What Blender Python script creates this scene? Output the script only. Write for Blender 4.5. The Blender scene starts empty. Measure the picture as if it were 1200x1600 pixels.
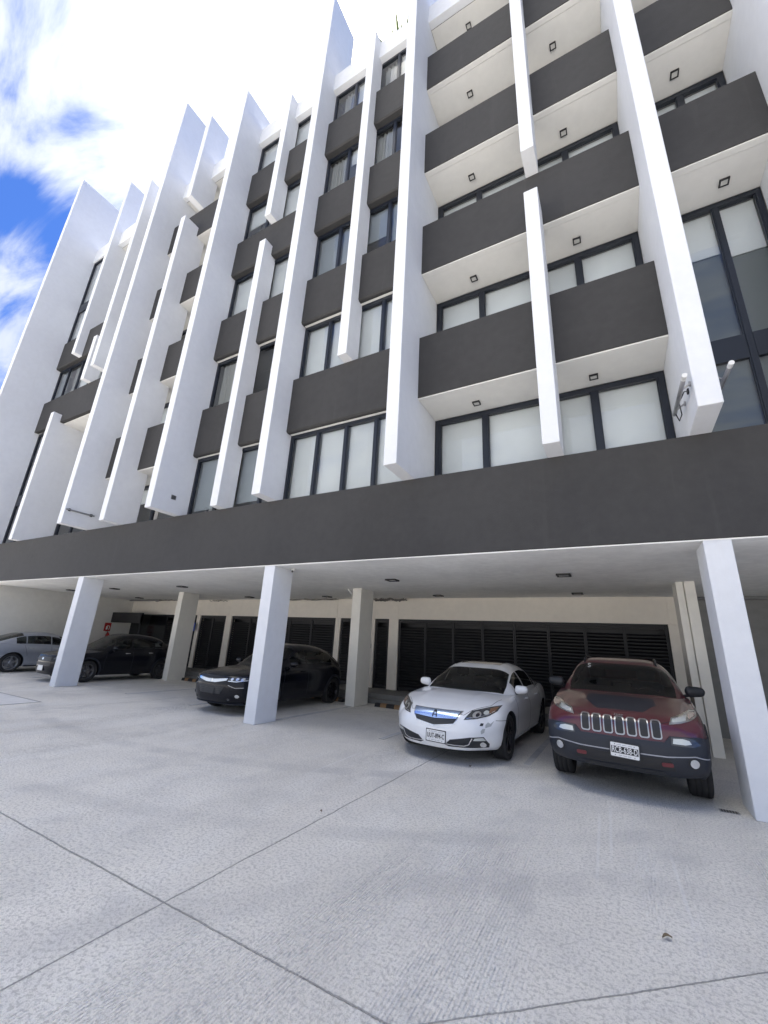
import bpy, bmesh, math, random
from mathutils import Vector, Matrix
from mathutils.bvhtree import BVHTree

random.seed(7)
sc = bpy.context.scene
R_ = math.radians

# ------------------------------------------------------------------ camera
cam_d = bpy.data.cameras.new('camera'); cam = bpy.data.objects.new('camera', cam_d)
sc.collection.objects.link(cam); sc.camera = cam
YAW, PITCH, ROLL = -0.517144806, 0.310580860, 0.0528709866
fw = Vector((math.sin(YAW)*math.cos(PITCH), math.cos(YAW)*math.cos(PITCH), math.sin(PITCH)))
r0 = Vector((math.cos(YAW), -math.sin(YAW), 0)); u0 = r0.cross(fw)
rt = math.cos(ROLL)*r0 + math.sin(ROLL)*u0
up = -math.sin(ROLL)*r0 + math.cos(ROLL)*u0
cam.matrix_world = Matrix(((rt.x, up.x, -fw.x, 0), (rt.y, up.y, -fw.y, 0), (rt.z, up.z, -fw.z, 1.6), (0, 0, 0, 1)))
cam_d.sensor_fit = 'HORIZONTAL'; cam_d.sensor_width = 36.0
cam_d.lens = 36.0*643.5319/1200.0
cam_d.clip_start = 0.05; cam_d.clip_end = 2000

# ------------------------------------------------------------------ sky, sun, exposure
SUN_EL, SUN_AZ = R_(72.5), R_(-8)          # azimuth from +y towards +x: the sun stands behind the building
sun_dir = Vector((math.sin(SUN_AZ)*math.cos(SUN_EL), math.cos(SUN_AZ)*math.cos(SUN_EL), math.sin(SUN_EL)))
sd = bpy.data.lights.new('sun', 'SUN'); sd.energy = 5.0; sd.angle = R_(0.5); sd.color = (1.0, 0.95, 0.88)
so = bpy.data.objects.new('sun', sd); sc.collection.objects.link(so)
so.rotation_euler = sun_dir.to_track_quat('Z', 'Y').to_euler()
sc.view_settings.view_transform = 'Standard'; sc.view_settings.look = 'None'
sc.view_settings.gamma = 1.0; sc.view_settings.exposure = 1.27
try: sc.view_settings.use_curve_mapping = False
except Exception: pass

w = bpy.data.worlds.new('World'); sc.world = w; w.use_nodes = True
nt = w.node_tree; N = nt.nodes; L = nt.links
for n in list(N): N.remove(n)
def nd(tree, typ, **kw):
    n = tree.nodes.new(typ)
    for k, v in kw.items():
        if k.startswith('i_'): n.inputs[int(k[2:])].default_value = v
        else: setattr(n, k, v)
    return n
def mth(tree, op, a, b=None, c=None, clamp=False):
    n = tree.nodes.new('ShaderNodeMath'); n.operation = op; n.use_clamp = clamp
    for i, v in enumerate((a, b, c)):
        if v is None: continue
        if isinstance(v, (int, float)): n.inputs[i].default_value = v
        else: tree.links.new(v, n.inputs[i])
    return n.outputs[0]
def mrange(tree, v, a, b, c=0.0, d=1.0, smooth=True):
    n = tree.nodes.new('ShaderNodeMapRange'); n.interpolation_type = 'SMOOTHSTEP' if smooth else 'LINEAR'
    tree.links.new(v, n.inputs[0])
    for i, x in enumerate((a, b, c, d)): n.inputs[i+1].default_value = x
    return n.outputs[0]
def dotn(tree, v, d):
    n = tree.nodes.new('ShaderNodeVectorMath'); n.operation = 'DOT_PRODUCT'
    tree.links.new(v, n.inputs[0]); dd = Vector(d).normalized(); n.inputs[1].default_value = dd
    return n.outputs['Value']
out = N.new('ShaderNodeOutputWorld'); bg = N.new('ShaderNodeBackground'); L.new(bg.outputs[0], out.inputs[0])
sky = N.new('ShaderNodeTexSky'); sky.sky_type = 'NISHITA'; sky.sun_disc = False
sky.sun_elevation = SUN_EL; sky.sun_rotation = SUN_AZ
sky.air_density = 1.0; sky.dust_density = 0.6; sky.ozone_density = 1.6
bg.inputs[1].default_value = 0.10
tc = N.new('ShaderNodeTexCoord'); dirv = tc.outputs['Generated']
sep = N.new('ShaderNodeSeparateXYZ'); L.new(dirv, sep.inputs[0])
zz = mth(nt, 'ADD', sep.outputs[2], 0.18); zz = mth(nt, 'MAXIMUM', zz, 0.05)
px_ = mth(nt, 'DIVIDE', sep.outputs[0], zz); py_ = mth(nt, 'DIVIDE', sep.outputs[1], zz)
comb = N.new('ShaderNodeCombineXYZ'); L.new(px_, comb.inputs[0]); L.new(py_, comb.inputs[1])
mp = N.new('ShaderNodeMapping'); mp.inputs['Rotation'].default_value = (0, 0, R_(-58)); mp.inputs['Scale'].default_value = (1.5, 4.6, 1)
L.new(comb.outputs[0], mp.inputs[0])
ns = nd(nt, 'ShaderNodeTexNoise'); L.new(mp.outputs[0], ns.inputs['Vector'])
ns.inputs['Scale'].default_value = 1.9; ns.inputs['Detail'].default_value = 9; ns.inputs['Roughness'].default_value = 0.58; ns.inputs['Distortion'].default_value = 0.5
ns2 = nd(nt, 'ShaderNodeTexNoise'); L.new(comb.outputs[0], ns2.inputs['Vector'])
ns2.inputs['Scale'].default_value = 1.1; ns2.inputs['Detail'].default_value = 6; ns2.inputs['Roughness'].default_value = 0.6
glowdot = dotn(nt, dirv, (-0.40, 0.36, 0.84))
g1 = mth(nt, 'MULTIPLY', mrange(nt, glowdot, 0.892, 0.965), mrange(nt, sep.outputs[0], -0.02, -0.16))
patch = mrange(nt, dotn(nt, dirv, (-0.905, 0.165, 0.475)), 0.976, 0.999)
back = mrange(nt, sep.outputs[1], 0.05, -0.6)
g2 = mrange(nt, dotn(nt, dirv, (-0.52, 0.0, 0.85)), 0.940, 0.966)
zen = mth(nt, 'MULTIPLY', mrange(nt, sep.outputs[2], 0.86, 0.95), mrange(nt, sep.outputs[0], 0.16, -0.04))
cov = mth(nt, 'MAXIMUM', mth(nt, 'MULTIPLY', g1, 1.15), mth(nt, 'MULTIPLY', g2, 0.86))
hole = mrange(nt, dotn(nt, dirv, (-0.610, 0.185, 0.770)), 0.982, 0.9995)
cov = mth(nt, 'SUBTRACT', cov, mth(nt, 'MULTIPLY', hole, 0.24))
cov = mth(nt, 'ADD', cov, mth(nt, 'MULTIPLY', zen, 0.9))
cov = mth(nt, 'ADD', cov, mth(nt, 'MULTIPLY', patch, 0.66))
cov = mth(nt, 'ADD', cov, mth(nt, 'MULTIPLY', back, 0.50))
cov = mth(nt, 'ADD', cov, mth(nt, 'MULTIPLY', mth(nt, 'MULTIPLY', back, mrange(nt, sep.outputs[2], 0.75, 0.30)), 0.45))
nn = mth(nt, 'ADD', mth(nt, 'MULTIPLY', ns.outputs[0], 1.1), mth(nt, 'MULTIPLY', ns2.outputs[0], 0.5))
dens = mth(nt, 'ADD', cov, mth(nt, 'MULTIPLY', mth(nt, 'SUBTRACT', nn, 0.80), 2.1))
dens = mrange(nt, dens, 0.22, 0.95)
glow = mth(nt, 'POWER', mth(nt, 'MAXIMUM', glowdot, 0.0), 14.0)
cb = mth(nt, 'ADD', mth(nt, 'MULTIPLY', glow, 3.5), mth(nt, 'ADD', mth(nt, 'MULTIPLY', zen, 17.0), mth(nt, 'ADD', 3.7, mth(nt, 'MULTIPLY', back, 0.3))))
cc = N.new('ShaderNodeCombineXYZ')
L.new(mth(nt, 'ADD', cb, mth(nt, 'SUBTRACT', mth(nt, 'MULTIPLY', zen, 5.0), 0.42)), cc.inputs[0]); L.new(mth(nt, 'ADD', cb, mth(nt, 'SUBTRACT', mth(nt, 'MULTIPLY', zen, 3.4), 0.12)), cc.inputs[1]); L.new(mth(nt, 'ADD', cb, 0.45), cc.inputs[2])
skm = N.new('ShaderNodeMixRGB'); skm.blend_type = 'MULTIPLY'; skm.inputs[0].default_value = 1; L.new(sky.outputs[0], skm.inputs[1]); skm.inputs[2].default_value = (0.30, 0.50, 0.92, 1)
mx = N.new('ShaderNodeMixRGB'); L.new(dens, mx.inputs[0]); L.new(skm.outputs[0], mx.inputs[1]); L.new(cc.outputs[0], mx.inputs[2])
L.new(mx.outputs[0], bg.inputs[0])

# ------------------------------------------------------------------ materials
def newmat(name):
    m = bpy.data.materials.new(name); m.use_nodes = True
    t = m.node_tree; b = t.nodes['Principled BSDF']
    return m, t, b
def pm(name, col, rough=0.5, metal=0.0, coat=0.0, emis=None, es=0.0, spec=None, alpha=None):
    m, t, b = newmat(name)
    b.inputs['Base Color'].default_value = (*col, 1); b.inputs['Roughness'].default_value = rough
    b.inputs['Metallic'].default_value = metal
    if coat: b.inputs['Coat Weight'].default_value = coat; b.inputs['Coat Roughness'].default_value = 0.04
    if spec is not None: b.inputs['Specular IOR Level'].default_value = spec
    return m
def noisetex(t, scale, detail=4, rough=0.5, vec=None, dist=0.0):
    n = t.nodes.new('ShaderNodeTexNoise'); n.inputs['Scale'].default_value = scale
    n.inputs['Detail'].default_value = detail; n.inputs['Roughness'].default_value = rough; n.inputs['Distortion'].default_value = dist
    if vec is None:
        g = t.nodes.new('ShaderNodeNewGeometry'); vec = g.outputs['Position']
    t.links.new(vec, n.inputs['Vector']); return n.outputs[0]
def mixc(t, f, a, b):
    n = t.nodes.new('ShaderNodeMixRGB')
    if isinstance(f, (int, float)): n.inputs[0].default_value = f
    else: t.links.new(f, n.inputs[0])
    for i, v in ((1, a), (2, b)):
        if isinstance(v, tuple): n.inputs[i].default_value = (*v, 1)
        else: t.links.new(v, n.inputs[i])
    return n.outputs[0]
def stucco(name, col, var=0.05, bump=0.35, scale=55, rough=0.85, streak=0.0, streakcol=None):
    m, t, b = newmat(name)
    big = noisetex(t, 0.55, 5, 0.6); fine = noisetex(t, scale, 3, 0.6); mid = noisetex(t, 6, 4, 0.6)
    k = mth(t, 'ADD', mth(t, 'MULTIPLY', big, 0.6), mth(t, 'MULTIPLY', mid, 0.4))
    lo = tuple(c*(1-var) for c in col); hi = tuple(min(1, c*(1+var)) for c in col)
    c = mixc(t, mrange(t, k, 0.3, 0.7), lo, hi)
    if streak:
        g = t.nodes.new('ShaderNodeNewGeometry'); mp = t.nodes.new('ShaderNodeMapping'); mp.inputs['Scale'].default_value = (3.2, 3.2, 0.22)
        t.links.new(g.outputs['Position'], mp.inputs[0])
        s = noisetex(t, 1.6, 6, 0.65, mp.outputs[0])
        c = mixc(t, mrange(t, s, 0.56, 0.78, 0, streak), c, streakcol or tuple(x*0.62 for x in col))
    t.links.new(c, b.inputs['Base Color']); b.inputs['Roughness'].default_value = rough
    b.inputs['Specular IOR Level'].default_value = 0.3
    bp = t.nodes.new('ShaderNodeBump'); bp.inputs['Strength'].default_value = bump; bp.inputs['Distance'].default_value = 0.006
    t.links.new(fine, bp.inputs['Height']); t.links.new(bp.outputs[0], b.inputs['Normal'])
    return m
M_white = stucco('white_stucco', (0.74, 0.755, 0.78), 0.04, 0.6, 70, streak=0.16, streakcol=(0.60, 0.585, 0.55))
M_soffit = stucco('soffit_plaster', (0.74, 0.73, 0.70), 0.04, 0.35, 60)
M_dark = stucco('charcoal_stucco', (0.048, 0.047, 0.047), 0.12, 0.45, 70, rough=0.75, streak=0.22, streakcol=(0.085, 0.083, 0.082))
M_cream = stucco('cream_plaster', (0.76, 0.71, 0.63), 0.05, 0.3, 50)
M_greywall = stucco('grey_plaster', (0.22, 0.22, 0.215), 0.12, 0.4, 50)
M_frame = pm('window_frame_black', (0.012, 0.016, 0.026), 0.38)
M_louvre = pm('black_louvre_metal', (0.009, 0.009, 0.011), 0.55)
M_room = pm('room_plaster', (0.36, 0.35, 0.33), 0.9)
M_black = pm('black_plastic', (0.015, 0.015, 0.017), 0.5)
M_steel = pm('brushed_steel', (0.55, 0.55, 0.56), 0.3, 1.0)
M_alu = pm('grey_aluminium', (0.35, 0.35, 0.36), 0.4, 0.8)
M_whitepl = pm('white_plastic', (0.72, 0.72, 0.70), 0.4)
M_rubber = pm('tyre_rubber', (0.022, 0.022, 0.023), 0.8)
M_chrome = pm('chrome', (0.75, 0.76, 0.78), 0.12, 1.0)

def glassmat(name, tint, refl=1.0, ior=1.5, rough=0.01):
    m, t, b = newmat(name); t.nodes.remove(b)
    o = t.nodes['Material Output']
    tr = t.nodes.new('ShaderNodeBsdfTransparent'); tr.inputs[0].default_value = (*tint, 1)
    gl = t.nodes.new('ShaderNodeBsdfGlossy'); gl.inputs['Roughness'].default_value = rough; gl.inputs[0].default_value = (refl, refl, refl, 1)
    fr = t.nodes.new('ShaderNodeFresnel'); fr.inputs[0].default_value = ior
    mx = t.nodes.new('ShaderNodeMixShader'); t.links.new(fr.outputs[0], mx.inputs[0]); t.links.new(tr.outputs[0], mx.inputs[1]); t.links.new(gl.outputs[0], mx.inputs[2])
    t.links.new(mx.outputs[0], o.inputs[0]); return m
M_glass = glassmat('window_glass', (0.90, 0.94, 0.97), 1.0, 1.75)
M_carglass = glassmat('car_glass', (0.30, 0.34, 0.35), 0.8, 1.5)
M_lens = glassmat('lamp_lens', (0.85, 0.87, 0.9), 1.0, 1.5)
def blindmat(name, col):
    m, t, b = newmat(name)
    c = mixc(t, mrange(t, noisetex(t, 1.2, 3), 0.3, 0.7), tuple(x*0.94 for x in col), col)
    t.links.new(c, b.inputs['Base Color']); b.inputs['Roughness'].default_value = 0.8
    return m
M_blind = blindmat('roller_blind_white', (0.88, 0.88, 0.86))
M_gblind = blindmat('roller_blind_grey', (0.42, 0.45, 0.47))
M_scrim = blindmat('grey_scrim', (0.17, 0.19, 0.19))
M_curtain = blindmat('curtain_cloth', (0.50, 0.49, 0.45))

# ground concrete: broom ridges run away from the camera, mottling, tyre polish and sawn joints
def ground_mat():
    m, t, b = newmat('broomed_concrete')
    g = t.nodes.new('ShaderNodeNewGeometry'); pos = g.outputs['Position']
    s = t.nodes.new('ShaderNodeSeparateXYZ'); t.links.new(pos, s.inputs[0]); X, Y = s.outputs[0], s.outputs[1]
    big = noisetex(t, 0.30, 6, 0.62, pos, 0.6); mid = noisetex(t, 1.6, 6, 0.65, pos, 0.4); fine = noisetex(t, 42, 3, 0.7, pos); grain = noisetex(t, 160, 2, 0.6, pos)
    c = mixc(t, mrange(t, big, 0.32, 0.68), (0.70, 0.67, 0.615), (0.84, 0.81, 0.75))
    c = mixc(t, mrange(t, mid, 0.46, 0.72, 0, 0.40), c, (0.50, 0.495, 0.49))
    # stretched worn bands
    mp = t.nodes.new('ShaderNodeMapping'); mp.inputs['Scale'].default_value = (0.9, 0.16, 1); mp.inputs['Rotation'].default_value = (0, 0, R_(-6)); t.links.new(pos, mp.inputs[0])
    band = noisetex(t, 1.7, 5, 0.6, mp.outputs[0], 0.3)
    c = mixc(t, mrange(t, band, 0.48, 0.66, 0, 0.5), c, (0.82, 0.805, 0.765))
    c = mixc(t, mrange(t, fine, 0.47, 0.62, 0, 0.62), c, (0.42, 0.405, 0.38))
    c = mixc(t, mrange(t, grain, 0.54, 0.68, 0, 0.6), c, (0.30, 0.29, 0.275))
    # stains
    st = noisetex(t, 0.85, 4, 0.55, pos, 1.2)
    c = mixc(t, mrange(t, st, 0.60, 0.74, 0, 0.30), c, (0.42, 0.415, 0.41))
    # joints
    wob = mth(t, 'MULTIPLY', mth(t, 'SUBTRACT', noisetex(t, 2.2, 3, 0.6, pos), 0.5), 0.035)
    wob2 = mth(t, 'MULTIPLY', mth(t, 'SUBTRACT', noisetex(t, 30, 2, 0.6, pos), 0.5), 0.010)
    wob = mth(t, 'ADD', wob, wob2)
    def line(v, at, hw=0.0035, lo=None, hi=None, other=None):
        d = mth(t, 'ABSOLUTE', mth(t, 'SUBTRACT', mth(t, 'ADD', v, wob), at))
        k = mrange(t, d, hw, hw*2.2, 1, 0)
        if lo is not None: k = mth(t, 'MULTIPLY', k, mth(t, 'GREATER_THAN', other, lo))
        if hi is not None: k = mth(t, 'MULTIPLY', k, mth(t, 'LESS_THAN', other, hi))
        return k
    for (cx_, cy_, R0, hw_, k_) in ((-7.5, 13.5, 9.3, .13, .34), (-7.2, 13.2, 10.7, .12, .26), (3.5, -2.5, 7.6, .14, .28), (3.9, -2.2, 6.2, .11, .22), (-18, -9, 14.5, .15, .25)):
        dx_ = mth(t, 'SUBTRACT', X, cx_); dy_ = mth(t, 'SUBTRACT', Y, cy_)
        rr_ = mth(t, 'SQRT', mth(t, 'ADD', mth(t, 'MULTIPLY', dx_, dx_), mth(t, 'MULTIPLY', dy_, dy_)))
        tk = mrange(t, mth(t, 'ABSOLUTE', mth(t, 'SUBTRACT', rr_, R0)), hw_*0.5, hw_*1.6, 1, 0)
        tk = mth(t, 'MULTIPLY', tk, mrange(t, band, 0.40, 0.62, 0.2, 1.0))
        c = mixc(t, mth(t, 'MULTIPLY', tk, k_), c, (0.36, 0.355, 0.36))
    for (xs_, ya_, yb_) in ((-.22, 3.9, 5.9), (-.12, 4.3, 6.3), (.33, 3.6, 5.2), (-3.5, 4.6, 6.4)):
        sk = mrange(t, mth(t, 'ABSOLUTE', mth(t, 'SUBTRACT', mth(t, 'ADD', X, mth(t, 'MULTIPLY', Y, .03)), xs_)), .006, .018, 1, 0)
        sk = mth(t, 'MULTIPLY', sk, mth(t, 'MULTIPLY', mrange(t, Y, ya_, ya_+.6), mrange(t, Y, yb_, yb_-.6)))
        c = mixc(t, mth(t, 'MULTIPLY', mth(t, 'MULTIPLY', sk, fine), .5), c, (0.88, 0.88, 0.88))
    js = line(X, -2.665, 0.0033)
    for xx in (-10.35, -18.0, 5.0, 12.7):
        js = mth(t, 'MAXIMUM', js, line(X, xx))
    for yy in (2.18, -5.0):
        js = mth(t, 'MAXIMUM', js, line(Y, yy, hi=-1.03 if yy > 0 else None, other=X))
    diag = mth(t, 'SUBTRACT', Y, mth(t, 'MULTIPLY', mth(t, 'ADD', X, 1.0), 0.914))
    js = mth(t, 'MAXIMUM', js, line(diag, 2.22, 0.0035, lo=-1.05, other=X))
    c = mixc(t, mth(t, 'MULTIPLY', js, 0.60), c, (0.22, 0.22, 0.22))
    t.links.new(c, b.inputs['Base Color']); b.inputs['Roughness'].default_value = 0.78; b.inputs['Specular IOR Level'].default_value = 0.35
    # broom ridges
    xw = mth(t, 'ADD', X, mth(t, 'MULTIPLY', noisetex(t, 0.9, 2, 0.5, pos), 0.035))
    rid = mth(t, 'SINE', mth(t, 'MULTIPLY', xw, 2*math.pi/0.021))
    amp = mth(t, 'MULTIPLY', mrange(t, noisetex(t, 1.1, 4, 0.6, mp.outputs[0]), 0.44, 0.62, 0.0, 1.0), mrange(t, noisetex(t, 14, 3, 0.7, pos), 0.38, 0.60, 0.15, 1.0))
    ridm = mth(t, 'MULTIPLY', rid, amp)
    h = mth(t, 'ADD', mth(t, 'MULTIPLY', ridm, 0.45), mth(t, 'MULTIPLY', fine, 1.3))
    h = mth(t, 'ADD', h, mth(t, 'MULTIPLY', grain, 0.5))
    h = mth(t, 'SUBTRACT', h, mth(t, 'MULTIPLY', js, 2.5))
    bp = t.nodes.new('ShaderNodeBump'); bp.inputs['Strength'].default_value = 0.9; bp.inputs['Distance'].default_value = 0.012
    t.links.new(h, bp.inputs['Height']); t.links.new(bp.outputs[0], b.inputs['Normal'])
    # ridge tops are rubbed paler
    c2 = mixc(t, mth(t, 'MULTIPLY', mth(t, 'MAXIMUM', ridm, 0.0), 0.30), c, (0.86, 0.85, 0.82))
    t.links.new(c2, b.inputs['Base Color'])
    return m
M_ground = ground_mat()

# ------------------------------------------------------------------ helpers
COL = sc.collection
def link(name, bm, mats, parent=None, smooth=False, loc=None, bevel=0.0):
    me = bpy.data.meshes.new(name); bm.normal_update(); bm.to_mesh(me); bm.free()
    for m in (mats if isinstance(mats, (list, tuple)) else [mats]): me.materials.append(m)
    o = bpy.data.objects.new(name, me); COL.objects.link(o)
    if parent is not None: o.parent = parent
    if loc: o.location = loc
    if smooth:
        for p in me.polygons: p.use_smooth = True
    if bevel:
        md = o.modifiers.new('edge', 'BEVEL'); md.width = bevel; md.segments = 2; md.limit_method = 'ANGLE'; md.angle_limit = R_(50)
    return o
def box(bm, x0, x1, y0, y1, z0, z1, mi=0):
    vs = [bm.verts.new(p) for p in ((x0,y0,z0),(x1,y0,z0),(x1,y1,z0),(x0,y1,z0),(x0,y0,z1),(x1,y0,z1),(x1,y1,z1),(x0,y1,z1))]
    for f in ((0,3,2,1),(4,5,6,7),(0,1,5,4),(1,2,6,5),(2,3,7,6),(3,0,4,7)):
        ff = bm.faces.new([vs[i] for i in f]); ff.material_index = mi
def boxobj(name, b, mat, parent=None, bevel=0.0):
    bm = bmesh.new(); box(bm, *b); return link(name, bm, mat, parent, bevel=bevel)
def thing(name, label, cat, loc=(0, 0, 0), rz=0.0, group=None):
    o = bpy.data.objects.new(name, None); COL.objects.link(o); o.location = loc; o.rotation_euler = (0, 0, rz)
    o['label'] = label; o['category'] = cat
    if group: o['group'] = group
    return o
def tag(o, label, cat, group=None):
    o['label'] = label; o['category'] = cat
    if group: o['group'] = group
    return o
def struct(o): o['kind'] = 'structure'; return o
def tube(bm, pts, r, seg=8, mi=0):
    pts = [Vector(p) for p in pts]; rings = []
    for i, p in enumerate(pts):
        d = (pts[min(i+1, len(pts)-1)] - pts[max(i-1, 0)]).normalized()
        a = d.orthogonal().normalized() if i == 0 else (rings_a - d*rings_a.dot(d)).normalized()
        rings_a = a; b = d.cross(a)
        rr = r[i] if isinstance(r, (list, tuple)) else r
        rings.append([bm.verts.new(p + a*math.cos(2*math.pi*k/seg)*rr + b*math.sin(2*math.pi*k/seg)*rr) for k in range(seg)])
    for i in range(len(rings)-1):
        for k in range(seg):
            f = bm.faces.new([rings[i][k], rings[i][(k+1) % seg], rings[i+1][(k+1) % seg], rings[i+1][k]]); f.material_index = mi
    for rg, rev in ((rings[0], True), (rings[-1], False)):
        f = bm.faces.new(rg[::-1] if rev else rg); f.material_index = mi
def lathe(bm, prof, axis='x', seg=32, mi=0, center=(0, 0, 0), cap=True):
    rings = []
    c = Vector(center)
    for a, r in prof:
        ring = []
        for k in range(seg):
            t = 2*math.pi*k/seg
            if axis == 'x': p = Vector((a, r*math.cos(t), r*math.sin(t)))
            elif axis == 'y': p = Vector((r*math.cos(t), a, r*math.sin(t)))
            else: p = Vector((r*math.cos(t), r*math.sin(t), a))
            ring.append(bm.verts.new(c+p))
        rings.append(ring)
    for i in range(len(rings)-1):
        for k in range(seg):
            f = bm.faces.new([rings[i][k], rings[i][(k+1) % seg], rings[i+1][(k+1) % seg], rings[i+1][k]]); f.material_index = mi
    for rg, rev in ((rings[0], True), (rings[-1], False)) if cap else ():
        if (rg[0].co-rg[seg//2].co).length > 1e-4:
            f = bm.faces.new(rg[::-1] if rev else rg); f.material_index = mi

# ------------------------------------------------------------------ ground
bm = bmesh.new(); vs = [bm.verts.new(p) for p in ((-300,-300,0),(300,-300,0),(300,300,0),(-300,300,0))]; bm.faces.new(vs)
struct(link('ground', bm, M_ground))
bm = bmesh.new(); vs = [bm.verts.new(p) for p in ((15,-300,.004),(300,-300,.004),(300,300,.004),(15,300,.004))]; bm.faces.new(vs)
struct(link('bounce_cut_sheet', bm, stucco('bounce_cut_dark', (.055, .055, .057), .2, .5, 60)))  # unseen dark sheet, added to cut the ground bounce onto the fin sides

# ------------------------------------------------------------------ building
ZB, Z0 = 4.60, 3.09
PY = 6.54                      # face of the charcoal panels
WY = 6.72                      # face of the flush window frames
RY = 7.50                      # face of the glazing at the back of the balconies
LV = [(6.34, 7.84), (9.58, 11.05), (12.85, 14.28), (16.10, 17.58)]
PZ0, PZ1 = 19.28, 20.10
XL, XR = -21.45, 12.0
bld = thing('apartment_building', 'white apartment building with projecting vertical fins, charcoal balcony parapets and open parking level underneath', 'building', (0, 0, 0))

# vertical fins: x0, x1, front y, rear y, z0, z1
FINS = [
 (XL-0.27, XL, 5.09, 7.27, ZB, 23.30),
 (-19.50, -19.24, 6.25, 7.27, 12.87, 23.20),
 (-16.45, -16.20, 5.93, 7.27, 11.05, 20.85),
 (-17.82, -17.57, 6.25, 6.74, 11.05, 13.14),
 (-19.50, -19.24, 6.25, 7.49, ZB, 9.95),
 (-14.67, -14.41, 5.69, 7.49, ZB, 24.15),
 (-12.88, -12.62, 5.95, 6.86, 17.60, 22.20),
 (-12.88, -12.62, 5.97, 6.90, ZB, 16.55),
 (-10.23, -9.98, 5.69, 7.27, ZB, 20.95),
 (-8.46, -8.21, 6.24, 6.745, 14.28, 20.12),
 (-8.46, -8.21, 6.24, 6.745, ZB, 13.22),
 (-6.81, -6.55, 6.00, 7.27, ZB, 23.70),
 (-5.01, -4.76, 6.25, 6.745, 7.84, 20.12),
 (-3.34, -3.08, 5.75, 7.49, ZB, 22.8),
 (-0.73, -0.48, 6.00, 6.62, 11.07, 20.12),
 (-0.73, -0.48, 6.00, 6.62, ZB, 9.93),
 (1.14, 1.40, 5.70, 7.49, ZB, 21.6),
 (2.98, 3.24, 5.70, 7.49, ZB, 23.0),
 (6.4, 6.66, 5.70, 7.27, ZB, 22.0),
 (9.2, 9.46, 6.0, 7.27, ZB, 20.6),
]
for i, (a, b_, y0, y1, z0, z1) in enumerate(FINS):
    boxobj('vertical_fin', (a, b_, y0, y1, z0-0.004, z1), M_white, bld, bevel=0.012)

# charcoal fascia band over the parking level
bm = bmesh.new(); box(bm, XL-0.25, XR, 6.52, 6.72, Z0+0.02, ZB)
link('fascia_band', bm, M_dark, bld, bevel=0.008)
bm = bmesh.new(); box(bm, XL-0.25, XR, 6.535, 12.9, Z0, Z0+0.018)
link('parking_ceiling', bm, stucco('ceiling_plaster', (0.87, 0.865, 0.84), 0.10, 0.8, 18), bld)
bm = bmesh.new(); box(bm, XL-0.25, XR, 6.724, 12.9, Z0+0.022, 3.40); box(bm, XL-0.25, XR, 6.724, 7.9, ZB-0.25, ZB-0.06)
link('floor_slab', bm, M_soffit, bld)

# spandrel panels of the flush bays, balconies of the recessed bays
def gap_panel(x0, x1, z0, z1):
    bm = bmesh.new(); d = 0.02
    # section with a chamfered lower edge that returns to the window head
    sec = [(PY, z0+0.10), (PY, z1-0.01), (PY+0.01, z1), (6.86, z1), (6.86, z0), (PY+0.11, z0), (PY+0.012, z0+0.05)]
    sec = [(PY, z0+0.035), (PY, z1-0.008), (PY+0.008, z1), (6.86, z1), (6.86, z0), (PY+0.035, z0)]
    A = [bm.verts.new((x0, y, z)) for y, z in sec]; B = [bm.verts.new((x1, y, z)) for y, z in sec]
    n = len(sec)
    for k in range(n): bm.faces.new([A[k], B[k], B[(k+1) % n], A[(k+1) % n]])
    bm.faces.new(A); bm.faces.new(B[::-1])
    bmesh.ops.recalc_face_normals(bm, faces=bm.faces[:])
    if z0 < 10:
        tb = bmesh.new(); box(tb, x0+0.03, x1-0.03, 6.655, 6.712, z0-0.014, z0-0.003); link('window_head_trim', tb, M_soffit, bld)
    return link('spandrel_panel', bm, M_dark, bld)
def balcony(x0, x1, z0, z1):
    bm = bmesh.new(); box(bm, x0, x1, PY, PY+0.14, z0+0.028, z1)
    o = link('balcony_parapet', bm, M_dark, bld, bevel=0.006)
    bm = bmesh.new(); box(bm, x0, x1, PY+0.02, PY+0.135, z0, z0+0.026); box(bm, x0, x1, PY+0.142, RY-0.01, z0+0.006, z0+0.25)
    link('balcony_soffit', bm, M_soffit, bld)
def coping(x0, x1, y, z):
    pass
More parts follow.
